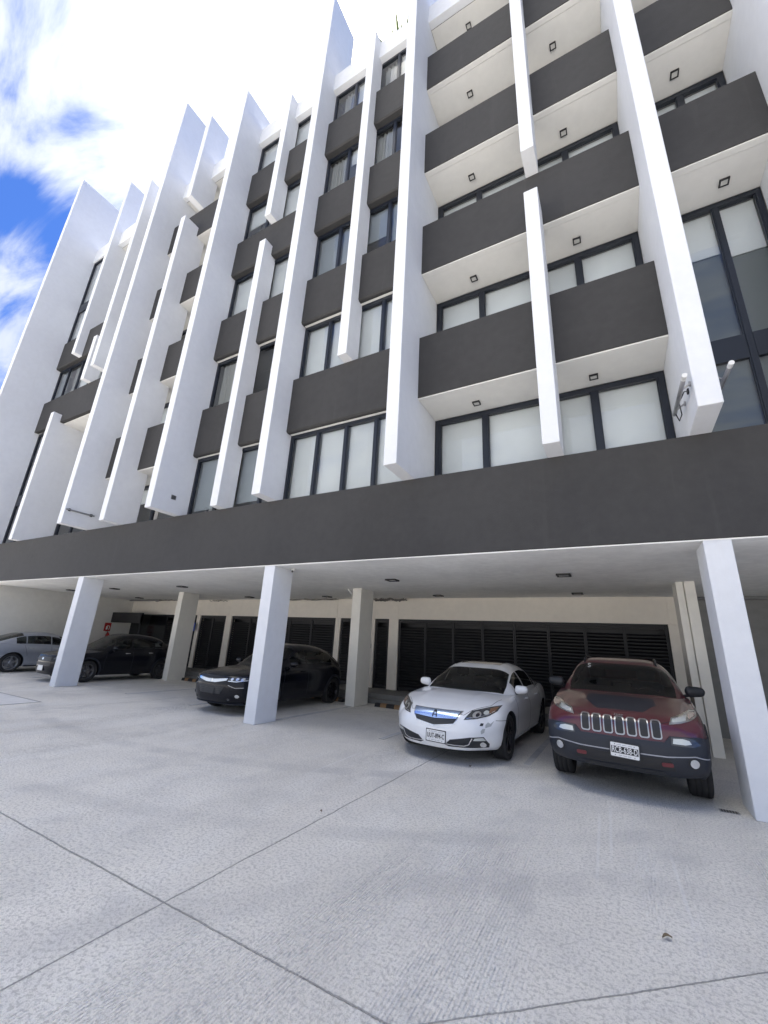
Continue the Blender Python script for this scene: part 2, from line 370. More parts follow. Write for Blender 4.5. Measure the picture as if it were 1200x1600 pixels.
def window(x0, x1, z0, z1, y, cols, covers, fr=0.07, head=0.09, transoms=(), room=True, open_gap=None):
    """cols: mullion x positions between x0 and x1. covers: one entry per pane:
       ('b', fraction) roller blind drawn down; ('c',) curtain; None = bare glass."""
    d = 0.09; bm = bmesh.new()
    box(bm, x0, x0+fr, y, y+d, z0, z1); box(bm, x1-fr, x1, y, y+d, z0, z1)
    box(bm, x0+fr, x1-fr, y, y+d, z1-head, z1); box(bm, x0+fr, x1-fr, y, y+d, z0, z0+fr)
    for c in cols: box(bm, c-fr/2, c+fr/2, y+0.004, y+d-0.004, z0+fr, z1-head)
    edges = [x0+fr/2] + list(cols) + [x1-fr/2]
    for i in range(len(edges)-1):      # thin sash rails inside each bay
        a, b_ = edges[i]+fr/2, edges[i+1]-fr/2; s = 0.022
        box(bm, a, a+s, y+0.02, y+0.06, z0+fr, z1-head); box(bm, b_-s, b_, y+0.02, y+0.06, z0+fr, z1-head)
        for (ta, tb) in transoms:
            box(bm, a+s, b_-s, y+0.008, y+d-0.008, ta, tb)
    wf = link('window', bm, M_frame, bld)
    for i in range(len(edges)-1):
        a, b_ = edges[i]+fr/2+0.02, edges[i+1]-fr/2-0.02
        zs = [z0+fr] + [v for tt in transoms for v in tt] + [z1-head]
        for k in range(0, len(zs), 2):
            bm = bmesh.new(); vs = [bm.verts.new(p) for p in ((a, y+0.04, zs[k]), (b_, y+0.04, zs[k]), (b_, y+0.04, zs[k+1]), (a, y+0.04, zs[k+1]))]
            bm.faces.new(vs); link('pane', bm, M_glass, wf)
        cv = covers[i % len(covers)]
        if cv is None: continue
        if cv[0] == 's':
            bm = bmesh.new(); box(bm, a-0.01, b_+0.01, y+0.16, y+0.165, z0+fr, z1-head+0.02); link('scrim', bm, M_scrim, wf)
        if cv[0] == 'g':
            bm = bmesh.new(); box(bm, a-0.01, b_+0.01, y+0.13, y+0.134, z0+fr+(1-cv[1])*(z1-z0-fr-head), z1-head+0.02); link('roller_blind', bm, M_gblind, wf); continue
        if cv[0] in 'bs':
            zt = z1-head+0.02; zb = z0+fr + (1-cv[1])*(z1-z0-fr-head)
            bm = bmesh.new(); box(bm, a-0.01, b_+0.01, y+0.13, y+0.134, zb, zt); box(bm, a-0.01, b_+0.01, y+0.125, y+0.14, zb-0.02, zb)
            link('roller_blind', bm, M_blind, wf)
        else:
            w0, w1 = cv[1], cv[2]; ca, cb = a+(b_-a)*w0, a+(b_-a)*w1
            bm = bmesh.new(); n = max(8, int((cb-ca)/0.012)); prev = None
            for k in range(n+1):
                xx = ca+(cb-ca)*k/n; yy = y+0.17+0.03*math.sin(k*0.55)+0.012*math.sin(k*1.37)
                p = (bm.verts.new((xx, yy, z0+0.03)), bm.verts.new((xx, yy, z1-head+0.02)))
                if prev: bm.faces.new([prev[0], p[0], p[1], prev[1]])
                prev = p
            link('curtain', bm, M_curtain, wf, smooth=True)
    return wf

B1, CU = ('b', 1.0), ('c', 0.1, 1.0)
levels = [(ZB, 6.34), (7.84, 9.58), (11.05, 12.85), (14.28, 16.10), (17.58, PZ0)]
# -- bay between the wide fins at x -9.98 .. -6.81 (two windows per floor, split by the small fin)
cover_HK = [[('g',.92), ('g',.9)], [('c',.05,1.0), None], [('b',.82), ('b',.82)], [('b',.5), ('b',.9)], [('b',1.0), ('b',1.0)]]
for k, (a, b_) in enumerate(levels):
    window(-9.975, -6.815, a, b_, WY, (-8.95, -8.33, -7.35), [cover_HK[k][0], None, cover_HK[k][1], cover_HK[k][1]])
for a, b_ in LV: gap_panel(-9.978, -6.812, a, b_)
# -- bay x -6.55 .. -3.34
cover_KM = [[B1, B1, B1, B1], [B1, B1, B1, ('b',.97)], [('g',1.0), ('g',1.0), ('g',.6), ('g',1.0)], [('c',.0,.9), ('b',.35), ('c',.1,1.0), None], [('c',.3,1.0), ('b',1.0), ('c',.25,1.0), ('b',.6)]]
for k, (a, b_) in enumerate(levels):
    window(-6.545, -3.345, a, b_, WY, (-5.72, -4.92, -4.14), cover_KM[k])
for a, b_ in LV: gap_panel(-6.548, -3.342, a, b_)
# -- far left bays
gap_panel(XL+0.002, -19.502, *LV[2]); gap_panel(-19.498, -14.672, *LV[2])
bm = bmesh.new(); box(bm, XL+0.002, -14.672, PY, PY+0.14, LV[1][0]+0.028, LV[1][1]); link('spandrel_panel', bm, M_dark, bld, bevel=0.006)
bm = bmesh.new(); box(bm, -19.23, -14.68, PY+0.142, RY-0.01, LV[1][0], LV[1][0]+0.2); box(bm, XL+0.01, -14.68, PY+0.142, 6.9, LV[1][1]-0.12, LV[1][1]-0.004); link('balcony_soffit', bm, M_soffit, bld)
window(XL+0.005, -19.505, ZB, 9.58, WY, (-20.45,), [('g', .25), ('g', 1.0)], transoms=((6.27, 6.72),))
window(XL+0.005, -19.505, 14.28, PZ0, WY-0.12, (-20.45,), [('b', 1.0), ('b', 1.0)], transoms=((16.10, 16.60),))
window(XL+0.005, -14.68, 11.05, 12.85, WY, (-20.55, -19.45, -18.4, -17.2, -16.0), [('g', 1.0), ('c', .3, .8), ('b', 1.0), B1, B1, B1])
# -- recessed bays x -14.41 .. -10.23 with balconies on every floor
for a, b_ in LV: balcony(-14.408, -10.232, a, b_)
# -- recessed bay x -3.08 .. 1.14
for a, b_ in LV: balcony(-3.078, 1.138, a, b_)
# -- recessed bay x 1.40 .. 2.98 and beyond
for a, b_ in LV[1:]: balcony(1.402, 2.978, a, b_)
for a, b_ in LV: gap_panel(3.242, 6.398, a, b_); gap_panel(6.662, 11.99, a, b_)
for a, b_ in levels:
    window(3.245, 6.395, a, b_, WY, (4.3, 5.35), [B1]); window(6.665, 11.95, a, b_, WY, (8.0, 9.33, 10.6), [B1, None])
# glazing at the back of the recesses: door-high, starting at the balcony floor
def recess_glass(x0, x1, cols, covers, li, **kw):
    lo = [ZB-0.05] + [p[0]+0.26 for p in LV]; hi = [p[0]-0.002 for p in LV] + [PZ0-0.02]
    for k in li: window(x0, x1, lo[k], hi[k], RY, cols, covers[k % len(covers)], fr=0.10, head=0.10, **kw)
recess_glass(-3.075, -0.72, (-1.98,), [[B1, B1], [B1, B1], [('b', .9), ('b', .93)], [('b', .9)], [('b', .9)]], range(5))
recess_glass(-0.70, 1.135, (0.05,), [[B1, B1], [B1, B1], [('b', .9), ('b', .93)], [('b', .9)], [('b', .9)]], range(5))
recess_glass(-14.405, -10.235, (-13.0, -11.6), [[('b', .3), None, None], [B1, None, B1], [None, B1, None]], range(5))
window(-19.235, -14.675, ZB-0.05, 9.56, RY, (-18.1, -17.0, -15.8), [None, ('b', .3), None, None], fr=0.10, transoms=((6.3, 6.7),))
window(-19.235, -14.675, 14.3, PZ0-0.02, RY, (-18.1, -17.0, -15.8), [B1, None], fr=0.10, transoms=((16.2, 16.6),))
window(1.405, 2.975, ZB-0.05, LV[1][0]-0.004, RY, (2.33,), [('s', .19), ('s', .22)], fr=0.07, transoms=((6.25, 6.70),))
recess_glass(1.405, 2.975, (2.25,), [[('b', .9), ('b', .9)]], (2, 3, 4))
# -- roof parapet, roof, cores
bm = bmesh.new(); box(bm, XL-0.25, XR, PY+0.002, PY+0.20, PZ0, PZ1); link('roof_parapet', bm, M_white, bld, bevel=0.012)
bm = bmesh.new(); box(bm, XL-0.25, XR, PY+0.202, 20, PZ0+0.01, PZ0+0.25); link('roof_slab', bm, M_greywall, bld)
bm = bmesh.new()
bm.free()
for a, b_ in ((-3.07, 1.13), (1.41, 2.97), (-14.4, -10.24), (-19.23, -14.68)):
    boxobj('roof_soffit', (a, b_, PY+0.21, RY+0.05, PZ0-0.012, PZ0+0.004), M_soffit, bld)
bm = bmesh.new()
box(bm, XL-0.25, XL-0.002, 7.28, 20, 3.4, PZ1); box(bm, XR, XR+0.25, 6.6, 20, 0, PZ1); box(bm, XL-0.25, XR, 19.8, 20, 0, PZ1)
link('outer_wall', bm, M_white, bld)
bm = bmesh.new()
for x in (-19.37, -14.54, -12.75, -10.1, -6.68, -3.21, -0.71, 1.27, 3.11): box(bm, x-0.09, x+0.09, 7.52, 10.4, 3.42, PZ0)
for z in [3.41]+[p[0]+0.255 for p in LV]: box(bm, XL, XR, 7.62, 10.4, z, z+0.05)
for z in [p[0]-0.02 for p in LV]+[PZ0-0.02]: box(bm, XL, XR, 7.62, 10.4, z, z+0.015)
box(bm, XL, XR, 10.4, 10.5, 3.4, PZ0)
link('room_walls', bm, M_room, bld)
# closes the small space between flush windows and the rooms
bm = bmesh.new()
for (a, b_) in ((XL+0.01, -19.51), (-9.97, -6.82), (-6.54, -3.35), (3.25, 6.39), (6.67, 11.95)):
    for z0, z1 in LV: box(bm, a, b_, 6.87, 10.3, z0+0.01, z0+0.24)
link('room_floor', bm, M_room, bld)

# columns
for cx in (-22.03, -14.33, -6.63, 1.07):
    if cx > -20: boxobj('column', (cx, cx+0.295, 6.535, 7.13, 0, Z0), M_white, bld, bevel=0.01)
boxobj('column', (8.77, 9.07, 6.535, 7.13, 0, Z0), M_white, bld, bevel=0.01)
M_col2 = stucco('rear_column_stucco', (0.76, 0.74, 0.68), 0.04, 0.4, 60)
for cx in (-14.45, -6.62, 1.08, 8.77):
    bm = bmesh.new(); box(bm, cx, cx+0.12, 10.07, 10.74, 0, Z0); box(bm, cx+0.12, cx+0.135, 10.10, 10.74, 0, Z0); box(bm, cx+0.135, cx+0.31, 10.04, 10.74, 0, Z0)
    link('column', bm, M_col2, bld, bevel=0.006)

# parking level walls
bm = bmesh.new(); box(bm, XL-0.25, XL, 6.73, 13.1, 0, Z0); link('side_wall', bm, stucco('side_wall_stucco', (0.70, 0.69, 0.65), 0.06, 0.5, 40), bld)
BW = 12.55
bm = bmesh.new()
box(bm, XL, 1.40, BW, BW+0.2, 2.42, Z0)
for a, b_ in ((-16.41, -16.19), (-14.56, -14.22), (-8.90, -8.68), (-7.62, -7.26), (-6.72, -6.37), (1.06, 1.40)):
    box(bm, a, b_, BW-0.004, BW+0.2, 0.0, 2.418)
for x in (-16.30, -14.40, -8.86, -7.30, -6.40, 1.10):
    box(bm, x-0.012, x+0.012, BW-0.012, BW-0.002, 2.42, Z0-0.005)
link('back_wall', bm, M_cream, bld, bevel=0.004)
bm = bmesh.new(); box(bm, 1.40, XR, BW+0.1, BW+0.3, 0, Z0); link('back_wall', bm, M_greywall, bld)
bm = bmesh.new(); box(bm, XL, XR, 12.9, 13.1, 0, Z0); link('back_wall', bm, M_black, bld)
def louvre(x0, x1, z0, z1, nleaf, sub=None):
    bm = bmesh.new(); wl = (x1-x0)/nleaf; y = BW+0.05
    box(bm, x0, x1, y, y+0.07, z1-0.06, z1); box(bm, x0, x0+0.04, y, y+0.07, z0, z1-0.06); box(bm, x1-0.04, x1, y, y+0.07, z0, z1-0.06)
    for i in range(nleaf):
        a = x0+0.04+(x1-x0-0.08)*i/nleaf; b_ = x0+0.04+(x1-x0-0.08)*(i+1)/nleaf
        box(bm, a+0.004, a+0.038, y-0.02, y+0.03, z0+0.02, z1-0.065); box(bm, b_-0.038, b_-0.004, y-0.02, y+0.03, z0+0.02, z1-0.065)
        box(bm, a+0.05, b_-0.05, y-0.02, y+0.03, z1-0.12, z1-0.065); box(bm, a+0.05, b_-0.05, y-0.02, y+0.03, z0+0.02, z0+0.10)
        nz = int((z1-z0-0.26)/0.084)
        for k in range(nz):
            z = z0+0.12+0.084*k; v = [bm.verts.new(p) for p in ((a+0.038, y-0.012, z), (b_-0.038, y-0.012, z), (b_-0.038, y+0.045, z+0.045), (a+0.038, y+0.045, z+0.045),
                 (a+0.038, y-0.014, z-0.020), (b_-0.038, y-0.014, z-0.020))]
            bm.faces.new([v[0], v[1], v[2], v[3]]); bm.faces.new([v[4], v[5], v[1], v[0]])
    return link('louvre_door', bm, M_louvre, bld)
louvre(-6.37, 1.06, 0.24, 2.42, 8)
louvre(-7.26, -6.72, 0.24, 2.42, 1)
louvre(-8.68, -7.62, 0.24, 2.42, 1)
louvre(-14.22, -8.90, 0.24, 2.42, 5)
louvre(-16.19, -14.56, 0.24, 2.42, 2)
louvre(-18.6, -16.41, 0.24, 2.42, 2)
bm = bmesh.new(); box(bm, XL, -18.6, BW+0.1, BW+0.16, 0.24, 2.42); link('entrance_door', bm, pm('door_gloss_black', (0.01, 0.011, 0.013), 0.12), bld)
bm = bmesh.new(); box(bm, -19.1, -18.98, BW-0.9, BW-0.84, 0.24, 2.35); box(bm, XL+0.02, -18.98, BW-0.9, BW-0.86, 1.95, 2.42); link('entrance_door', bm, M_louvre, bld)
# raised walkway in front of the doors, with a step at its edge
bm = bmesh.new(); box(bm, XL+0.01, 1.5, 11.25, 12.9, 0.0, 0.24); box(bm, -16.5, 1.5, 11.0, 11.25, 0.0, 0.12)
bm2 = link('walkway', bm, stucco('walkway_concrete', (0.20, 0.20, 0.195), 0.15, 0.5, 40), None, bevel=0.01); struct(bm2)
# painted bay lines
M_line = stucco('worn_white_line', (0.50, 0.50, 0.50), 0.22, 0.3, 30)
for i, x in enumerate((-1.42, -3.90, -6.42, -9.1, -11.7, -16.9)):
    bm = bmesh.new(); box(bm, x-0.05, x+0.05, 7.2, 10.9, 0.0, 0.004); struct(link('parking_line', bm, M_line))
# ------------------------------------------------------------------ vehicles
def paint(name, col, rough=0.32, dust=0.0, dustcol=(0.35, 0.33, 0.31), metal=0.0, coat=0.9):
    m, t, b = newmat(name)
    b.inputs['Coat Weight'].default_value = coat; b.inputs['Coat Roughness'].default_value = 0.05
    b.inputs['Metallic'].default_value = metal; b.inputs['Roughness'].default_value = rough
    c = mixc(t, mrange(t, noisetex(t, 2.5, 5, 0.6), 0.4, 0.75, 0, 1.0), col, tuple(x*0.93 for x in col))
    if dust:
        g = t.nodes.new('ShaderNodeNewGeometry'); s = t.nodes.new('ShaderNodeSeparateXYZ'); t.links.new(g.outputs['Normal'], s.inputs[0])
        upw = mrange(t, s.outputs[2], 0.2, 0.95)
        k = mth(t, 'MULTIPLY', upw, mrange(t, noisetex(t, 3.2, 6, 0.65), 0.35, 0.75, dust*0.5, dust))
        c = mixc(t, k, c, dustcol)
        t.links.new(mth(t, 'SUBTRACT', 0.9, mth(t, 'MULTIPLY', k, 1.2), clamp=True), b.inputs['Coat Weight'])
    t.links.new(c, b.inputs['Base Color']); return m
M_pwhite = paint('pearl_white_paint', (0.84, 0.85, 0.86))
M_pred = paint('dark_red_metallic_paint', (0.085, 0.003, 0.010), 0.3, 0.035, dustcol=(0.22, 0.17, 0.15))
M_pblack = paint('black_metallic_paint', (0.004, 0.005, 0.010), 0.22, coat=0.12)
M_pblack.node_tree.nodes['Principled BSDF'].inputs['Specular IOR Level'].default_value = 0.3
M_psilver = paint('silver_blue_paint', (0.34, 0.37, 0.43), 0.35, metal=0.5)
M_trim = pm('black_trim', (0.018, 0.02, 0.024), 0.45)
M_clad = pm('dark_bumper_plastic', (0.018, 0.021, 0.030), 0.5)
M_lamp = pm('headlamp_black_bezel', (0.05, 0.053, 0.056), 0.15, 0.0, coat=0.6)
M_refl = pm('headlamp_reflector', (0.78, 0.80, 0.82), 0.18, 0.9, coat=1.0)
M_frost = pm('lamp_frosted', (0.62, 0.64, 0.60), 0.2, 0.2, coat=1.0)
M_amber = pm('amber_lens', (0.20, 0.10, 0.055), 0.15, coat=1.0)
M_redlens = pm('red_lens', (0.35, 0.01, 0.012), 0.15, coat=1.0)
M_hook = pm('red_tow_hook', (0.15, 0.03, 0.035), 0.45)
M_plate = pm('plate_white', (0.78, 0.78, 0.77), 0.4)
M_ink = pm('plate_ink', (0.02, 0.02, 0.022), 0.5)
M_inkg = pm('plate_ink_grey', (0.38, 0.38, 0.40), 0.5)
M_seat = pm('seat_cloth', (0.05, 0.05, 0.052), 0.8)
M_rimdark = pm('dark_alloy', (0.05, 0.05, 0.055), 0.28, 0.8)
M_rimsil = pm('silver_alloy', (0.42, 0.43, 0.45), 0.3, 0.85)
M_satin = pm('satin_grey_metal', (.42, .42, .43), .32, .9)
M_skysheen = pm('chrome_painted_sky_sheen', (0.50, 0.64, 0.92), 0.25, 0.9)  # chrome with the blue sky reflection put into its colour
M_bondo = pm('grey_primer', (0.40, 0.42, 0.42), 0.7)

def interp(tab, x):
    if x <= tab[0][0]: return tab[0][1]
    for (a, va), (b, vb) in zip(tab, tab[1:]):
        if x <= b:
            t = (x-a)/(b-a); return va+(vb-va)*t
    return tab[-1][1]
def smooth_tab(tab, n=120):
    a, b = tab[0][0], tab[-1][0]; xs = [a+(b-a)*i/n for i in range(n+1)]; vs = [interp(tab, x) for x in xs]
    for _ in range(4): vs = [vs[0]]+[(vs[i-1]+2*vs[i]+vs[i+1])/4 for i in range(1, n)]+[vs[-1]]
    return list(zip(xs, vs))

class Car:
    def __init__(s, P, root):
        s.P = P; s.root = root
        for k in ('top', 'crown', 'hw', 'bot', 'side', 'F', 'Rr', 'roof', 'cw'): P[k] = smooth_tab(P[k])
        s.shell(); s.cabin()
    def pos(s, u, t, v):
        P = s.P; L = P['L']; y0 = t*L
        hw = interp(P['hw'], y0); zt = interp(P['top'], y0); zb = interp(P['bot'], y0); ze = zt-interp(P['crown'], y0)
        xs = interp(P['side'], v); au = abs(u)
        Z = ze+(zt-ze)*(1-au**2.4)
        z = zb+v*(Z-zb)
        x = u*hw*xs
        f = max(0, 1-y0/1.1)**1.5; r = max(0, 1-(L-y0)/0.9)**1.5
        y = y0 + f*(interp(P['F'], z)+P['b2']*au**2+P['b4']*au**4) - r*(interp(P['Rr'], z)+0.08*au**2+0.16*au**4)
        for (yb, amp, wd) in P.get('flares', ()):
            x += (1 if u > 0 else -1)*au*amp*math.exp(-((y0-yb)/wd)**2)*math.exp(-((z-0.55)/0.28)**2)*(1 if au > 0.6 else 0)
        for (xc, amp, wd, ya, yb2) in P.get('creases', ()):   # raised lines on the bonnet
            if v > 0.99 and ya < y0 < yb2: z += amp*math.exp(-((abs(x)-xc)/wd)**2)*min(1, (y0-ya)/0.3, (yb2-y0)/0.3)
        return Vector((x, y, z))
    def shell(s):
        P = s.P; nu, nt_, nv = 34, 96, 18; bm = bmesh.new(); V = {}
        def vert(i, j, k):
            if (i, j, k) not in V:
                # denser rows near the nose
                t = j/nt_; t = 0.55*t+0.45*t*t if t < 1 else 1.0
                V[(i, j, k)] = bm.verts.new(s.pos(-1+2*i/nu, t, k/nv))
            return V[(i, j, k)]
        def quad(a, b, c, d, mi=0):
            f = bm.faces.new([vert(*a), vert(*b), vert(*c), vert(*d)]); f.material_index = mi; f.smooth = True
        for j in range(nt_):
            for k in range(nv):
                quad((nu, j, k), (nu, j+1, k), (nu, j+1, k+1), (nu, j, k+1)); quad((0, j+1, k), (0, j, k), (0, j, k+1), (0, j+1, k+1))
            for i in range(nu):
                t = (j+.5)/nt_; t = 0.55*t+0.45*t*t; yy = t*P['L']
                dark = 1 if (P['roof'][0][0]+0.12+0.32*abs(-1+2*(i+.5)/nu)**2 < yy < P['roof'][-1][0]-0.08 and abs(-1+2*(i+.5)/nu) < 0.93) else 0
                quad((i, j, nv), (i+1, j, nv), (i+1, j+1, nv), (i, j+1, nv), dark); quad((i+1, j, 0), (i, j, 0), (i, j+1, 0), (i+1, j+1, 0), 1)
        for k in range(nv):
            for i in range(nu):
                quad((i, 0, k), (i+1, 0, k), (i+1, 0, k+1), (i, 0, k+1)); quad((i+1, nt_, k), (i, nt_, k), (i, nt_, k+1), (i+1, nt_, k+1))
        bm.normal_update(); s.bvh = BVHTree.FromBMesh(bm)
        bmesh.ops.recalc_face_normals(bm, faces=bm.faces[:])
        o = link('body', bm, [P['paint'], M_trim], s.root)
        # wheel arches
        cb = bmesh.new(); ra = P['wr']+P.get('archgap', 0.045)
        for yw in P['wy']:
            for sx in (-1, 1):
                x0, x1 = sx*(P['hwmax']-0.36), sx*(P['hwmax']+0.2)
                lathe(cb, [(min(x0, x1), ra), (max(x0, x1), ra)], 'x', 48, 0, (0, yw, P['wr']))
        bmesh.ops.recalc_face_normals(cb, faces=cb.faces[:])
        cut = link('cutter', cb, [M_trim], s.root); md = o.modifiers.new('b', 'BOOLEAN'); md.operation = 'DIFFERENCE'; md.object = cut; md.solver = 'EXACT'
        try: md.material_mode = 'TRANSFER'
        except Exception: pass
        bpy.context.view_layer.update()
        me = bpy.data.meshes.new_from_object(o.evaluated_get(bpy.context.evaluated_depsgraph_get()))
        o.modifiers.remove(md); o.data = me; bpy.data.objects.remove(cut)
        try: me.set_sharp_from_angle(angle=R_(38))
        except Exception: pass
        s.body = o
    def cabin(s):
        P = s.P; y0, y1 = P['roof'][0][0], P['roof'][-1][0]; ns, na = 84, 28
        belt = lambda y: interp(P['top'], y)-interp(P['crown'], y)*1.0-0.05
        hm = max(z for _, z in P['roof'])-belt((y0+y1)/2)
        rows = []; bm = bmesh.new()
        for j in range(ns+1):
            y = y0+(y1-y0)*j/ns; b = belt(y); h = max(0.02, interp(P['roof'], y)-b); w = interp(P['cw'], y); row = []
            for k in range(2*na+1):
                th = math.pi*k/(2*na); c, sn = math.cos(th), math.sin(th)
                Xs = math.copysign(abs(c)**0.34, c); Zs = abs(sn)**0.52
                zc = h*Zs; x = (w-P['tum']*min(1.0, zc/hm))*Xs
                yy = y+P['wsbow']*abs(Xs)**2.2*max(0, 1-(y-y0)/P['bowlen'])
                yy -= 0.12*abs(Xs)**2.2*max(0, 1-(y1-y)/0.9)
                row.append(bm.verts.new((x, yy, b+zc)))
            rows.append(row)
        yB, yC = P['yB'], P['yC']; kc = 12       # kc: index of the roof edge along the half section
        parts = {}
        for j in range(ns):
            y = y0+(y1-y0)*(j+.5)/ns
            for k in range(2*na):
                kk = k if k < na else 2*na-1-k; side = 'r' if k < na else 'l'; key = 'cabin'; zf = rows[j][k].co.z
                hh = (abs(math.sin(math.pi*(kk+.5)/(2*na))))**0.52
                if kk >= kc+1:
                    if y < yB: key = 'windshield' if y > y0+0.02 else 'cabin'
                    elif y > yC: key = 'rear_window' if y < y1-0.06 else 'cabin'
                elif kk < kc-1 and kk >= P.get('klo', 1):
                    for n, (a, b_) in enumerate(P['sw']):
                        if a < y < b_: key = 'side_window_%s%d' % (side, n)
                parts.setdefault(key, []).append((rows[j][k], rows[j+1][k], rows[j+1][k+1], rows[j][k+1]))
        for key, fs in parts.items():
            nb = bmesh.new(); vm = {}
            for f in fs:
                q = []
                for v in f:
                    if v not in vm: vm[v] = nb.verts.new(v.co)
                    if vm[v] not in q: q.append(vm[v])
                ff = nb.faces.new(q[::-1]); ff.smooth = True
            bmesh.ops.recalc_face_normals(nb, faces=nb.faces[:])
            if key == 'cabin':
                link('roof', nb, [P['roofpaint']], s.root)
            else: link('side_window' if key.startswith('side') else key, nb, M_carglass, s.root)
        for q in parts.values():
            for f in q:
                if len(set(f)) == 4: bm.faces.new(f)
        bm.normal_update(); s.cbvh = BVHTree.FromBMesh(bm); bm.free()
        # interior
        bm = bmesh.new(); yb = y0+1.12; zb = P['seatz']-0.13
        for x in (-0.36, 0.36):
            box(bm, x-0.23, x+0.23, yb, yb+0.12, zb-0.3, zb+0.22); box(bm, x-0.13, x+0.13, yb+0.03, yb+0.11, zb+0.25, zb+0.40)
        link('front_seat', bm, M_seat, s.root, bevel=0.04)
        bm = bmesh.new(); box(bm, -0.58, 0.58, yb+0.85, yb+0.98, zb-0.3, zb+0.2); link('rear_seat', bm, M_seat, s.root, bevel=0.04)
        bm = bmesh.new(); c = Vector((0.36, yb-0.42, zb+0.02)); rr = 0.18
        tube(bm, [c+Vector((rr*math.cos(a), -0.35*rr*math.sin(a), 0.93*rr*math.sin(a))) for a in [i*math.pi/10 for i in range(21)]], 0.016, 6); link('steering_wheel', bm, M_trim, s.root)
    # panels that follow the body surface --------------------------------
    def patch(s, name, pts, mat, off=0.004, axis='f', rim=0.012, step=0.03, parent=None, smooth=True, sgn=1, cab=False):
        bvh = s.cbvh if cab else s.bvh
        bm = bmesh.new()
        vs = [bm.verts.new((p[0], p[1], 0)) for p in pts]; bm.faces.new(vs)
        xs = [p[0] for p in pts]; ys = [p[1] for p in pts]
        for ax, lo, hi in ((0, min(xs), max(xs)), (1, min(ys), max(ys))):
            n = int((hi-lo)/step)
            for i in range(1, n+1):
                c = lo+step*i
                if c >= hi-1e-4: break
                co = [0, 0, 0]; no = [0, 0, 0]; co[ax] = c; no[ax] = 1
                bmesh.ops.bisect_plane(bm, geom=bm.verts[:]+bm.edges[:]+bm.faces[:], plane_co=co, plane_no=no)
        bnd = [e for e in bm.edges if e.is_boundary]
        for v in bm.verts:
            a, b = v.co.x, v.co.y
            if axis == 'f': o, d = Vector((a, -2, b)), Vector((0, 1, 0))
            elif axis == 'b': o, d = Vector((a, s.P['L']+2, b)), Vector((0, -1, 0))
            elif axis == 't': o, d = Vector((a, b, 4)), Vector((0, 0, -1))
            else: o, d = Vector((sgn*3, a, b)), Vector((-sgn, 0, 0))
            h, nrm, _, _ = bvh.ray_cast(o, d)
            if h is None: h, nrm, _, _ = bvh.find_nearest(o+d*2.2)
            if nrm.dot(d) > 0: nrm = -nrm
            v.co = h+nrm*off
        r = bmesh.ops.extrude_edge_only(bm, edges=bnd)
        dd = {'f': Vector((0, 1, 0)), 'b': Vector((0, -1, 0)), 't': Vector((0, 0, -1)), 's': Vector((-sgn, 0, 0))}[axis]
        for g in r['geom']:
            if isinstance(g, bmesh.types.BMVert): g.co += dd*rim
        bmesh.ops.recalc_face_normals(bm, faces=bm.faces[:])
        for f in bm.faces: f.smooth = False
        o = link(name, bm, mat, parent or s.root)
        if smooth:
            for p in o.data.polygons: p.use_smooth = True
            try: o.data.set_sharp_from_angle(angle=R_(40))
            except Exception: pass
        return o
    def strip(s, name, line, w, mat, off=0.006, axis='f', sgn=1, parent=None, rim=0.01, closed=False):
        """a band of constant width along a polyline"""
        pts = [Vector((p[0], p[1])) for p in line]
        if not closed:
            q = [pts[0]]
            for a_, b_ in zip(pts, pts[1:]):
                m_ = max(1, int((b_-a_).length/0.025)); q += [a_+(b_-a_)*(i_+1)/m_ for i_ in range(m_)]
            pts = q
        n = len(pts); A = []; B = []
        for i, p in enumerate(pts):
            d = (pts[(i+1) % n]-pts[i-1]) if closed else (pts[min(i+1, n-1)]-pts[max(i-1, 0)])
            d.normalize(); q = Vector((-d.y, d.x))*w/2; A.append(p+q); B.append(p-q)
        bm = bmesh.new(); va = []; 
        def hit(a, b):
            if axis == 'f': o, d = Vector((a, -2, b)), Vector((0, 1, 0))
            elif axis == 't': o, d = Vector((a, b, 4)), Vector((0, 0, -1))
            elif axis == 'b': o, d = Vector((a, s.P['L']+2, b)), Vector((0, -1, 0))
            else: o, d = Vector((sgn*3, a, b)), Vector((-sgn, 0, 0))
            h, nrm, _, _ = s.bvh.ray_cast(o, d)
            if h is None: h, nrm, _, _ = s.bvh.find_nearest(o+d*2.2)
            if nrm.dot(d) > 0: nrm = -nrm
            return h, nrm, d
        ring = []
        for a, b in zip(A, B):
            h1, n1, d = hit(a.x, a.y); h2, n2, _ = hit(b.x, b.y)
            ring.append([bm.verts.new(h1+d*rim), bm.verts.new(h1+n1*off), bm.verts.new(h2+n2*off), bm.verts.new(h2+d*rim)])
        m = len(ring)
        for i in range(m if closed else m-1):
            for k in range(3): bm.faces.new([ring[i][k], ring[(i+1) % m][k], ring[(i+1) % m][k+1], ring[i][k+1]])
        bmesh.ops.recalc_face_normals(bm, faces=bm.faces[:])
        return link(name, bm, mat, parent or s.root)
    def flare(s, yw, r0, r1, mat, off=0.018):
        for sg in (-1, 1):
            line = [(yw+0.5*(r0+r1)*math.cos(a), s.P['wr']+0.5*(r0+r1)*math.sin(a)) for a in [R_(-22+224*i/28) for i in range(29)]]
            s.strip('wheel_arch_trim', line, r1-r0, mat, off, 's', sg, rim=0.05)
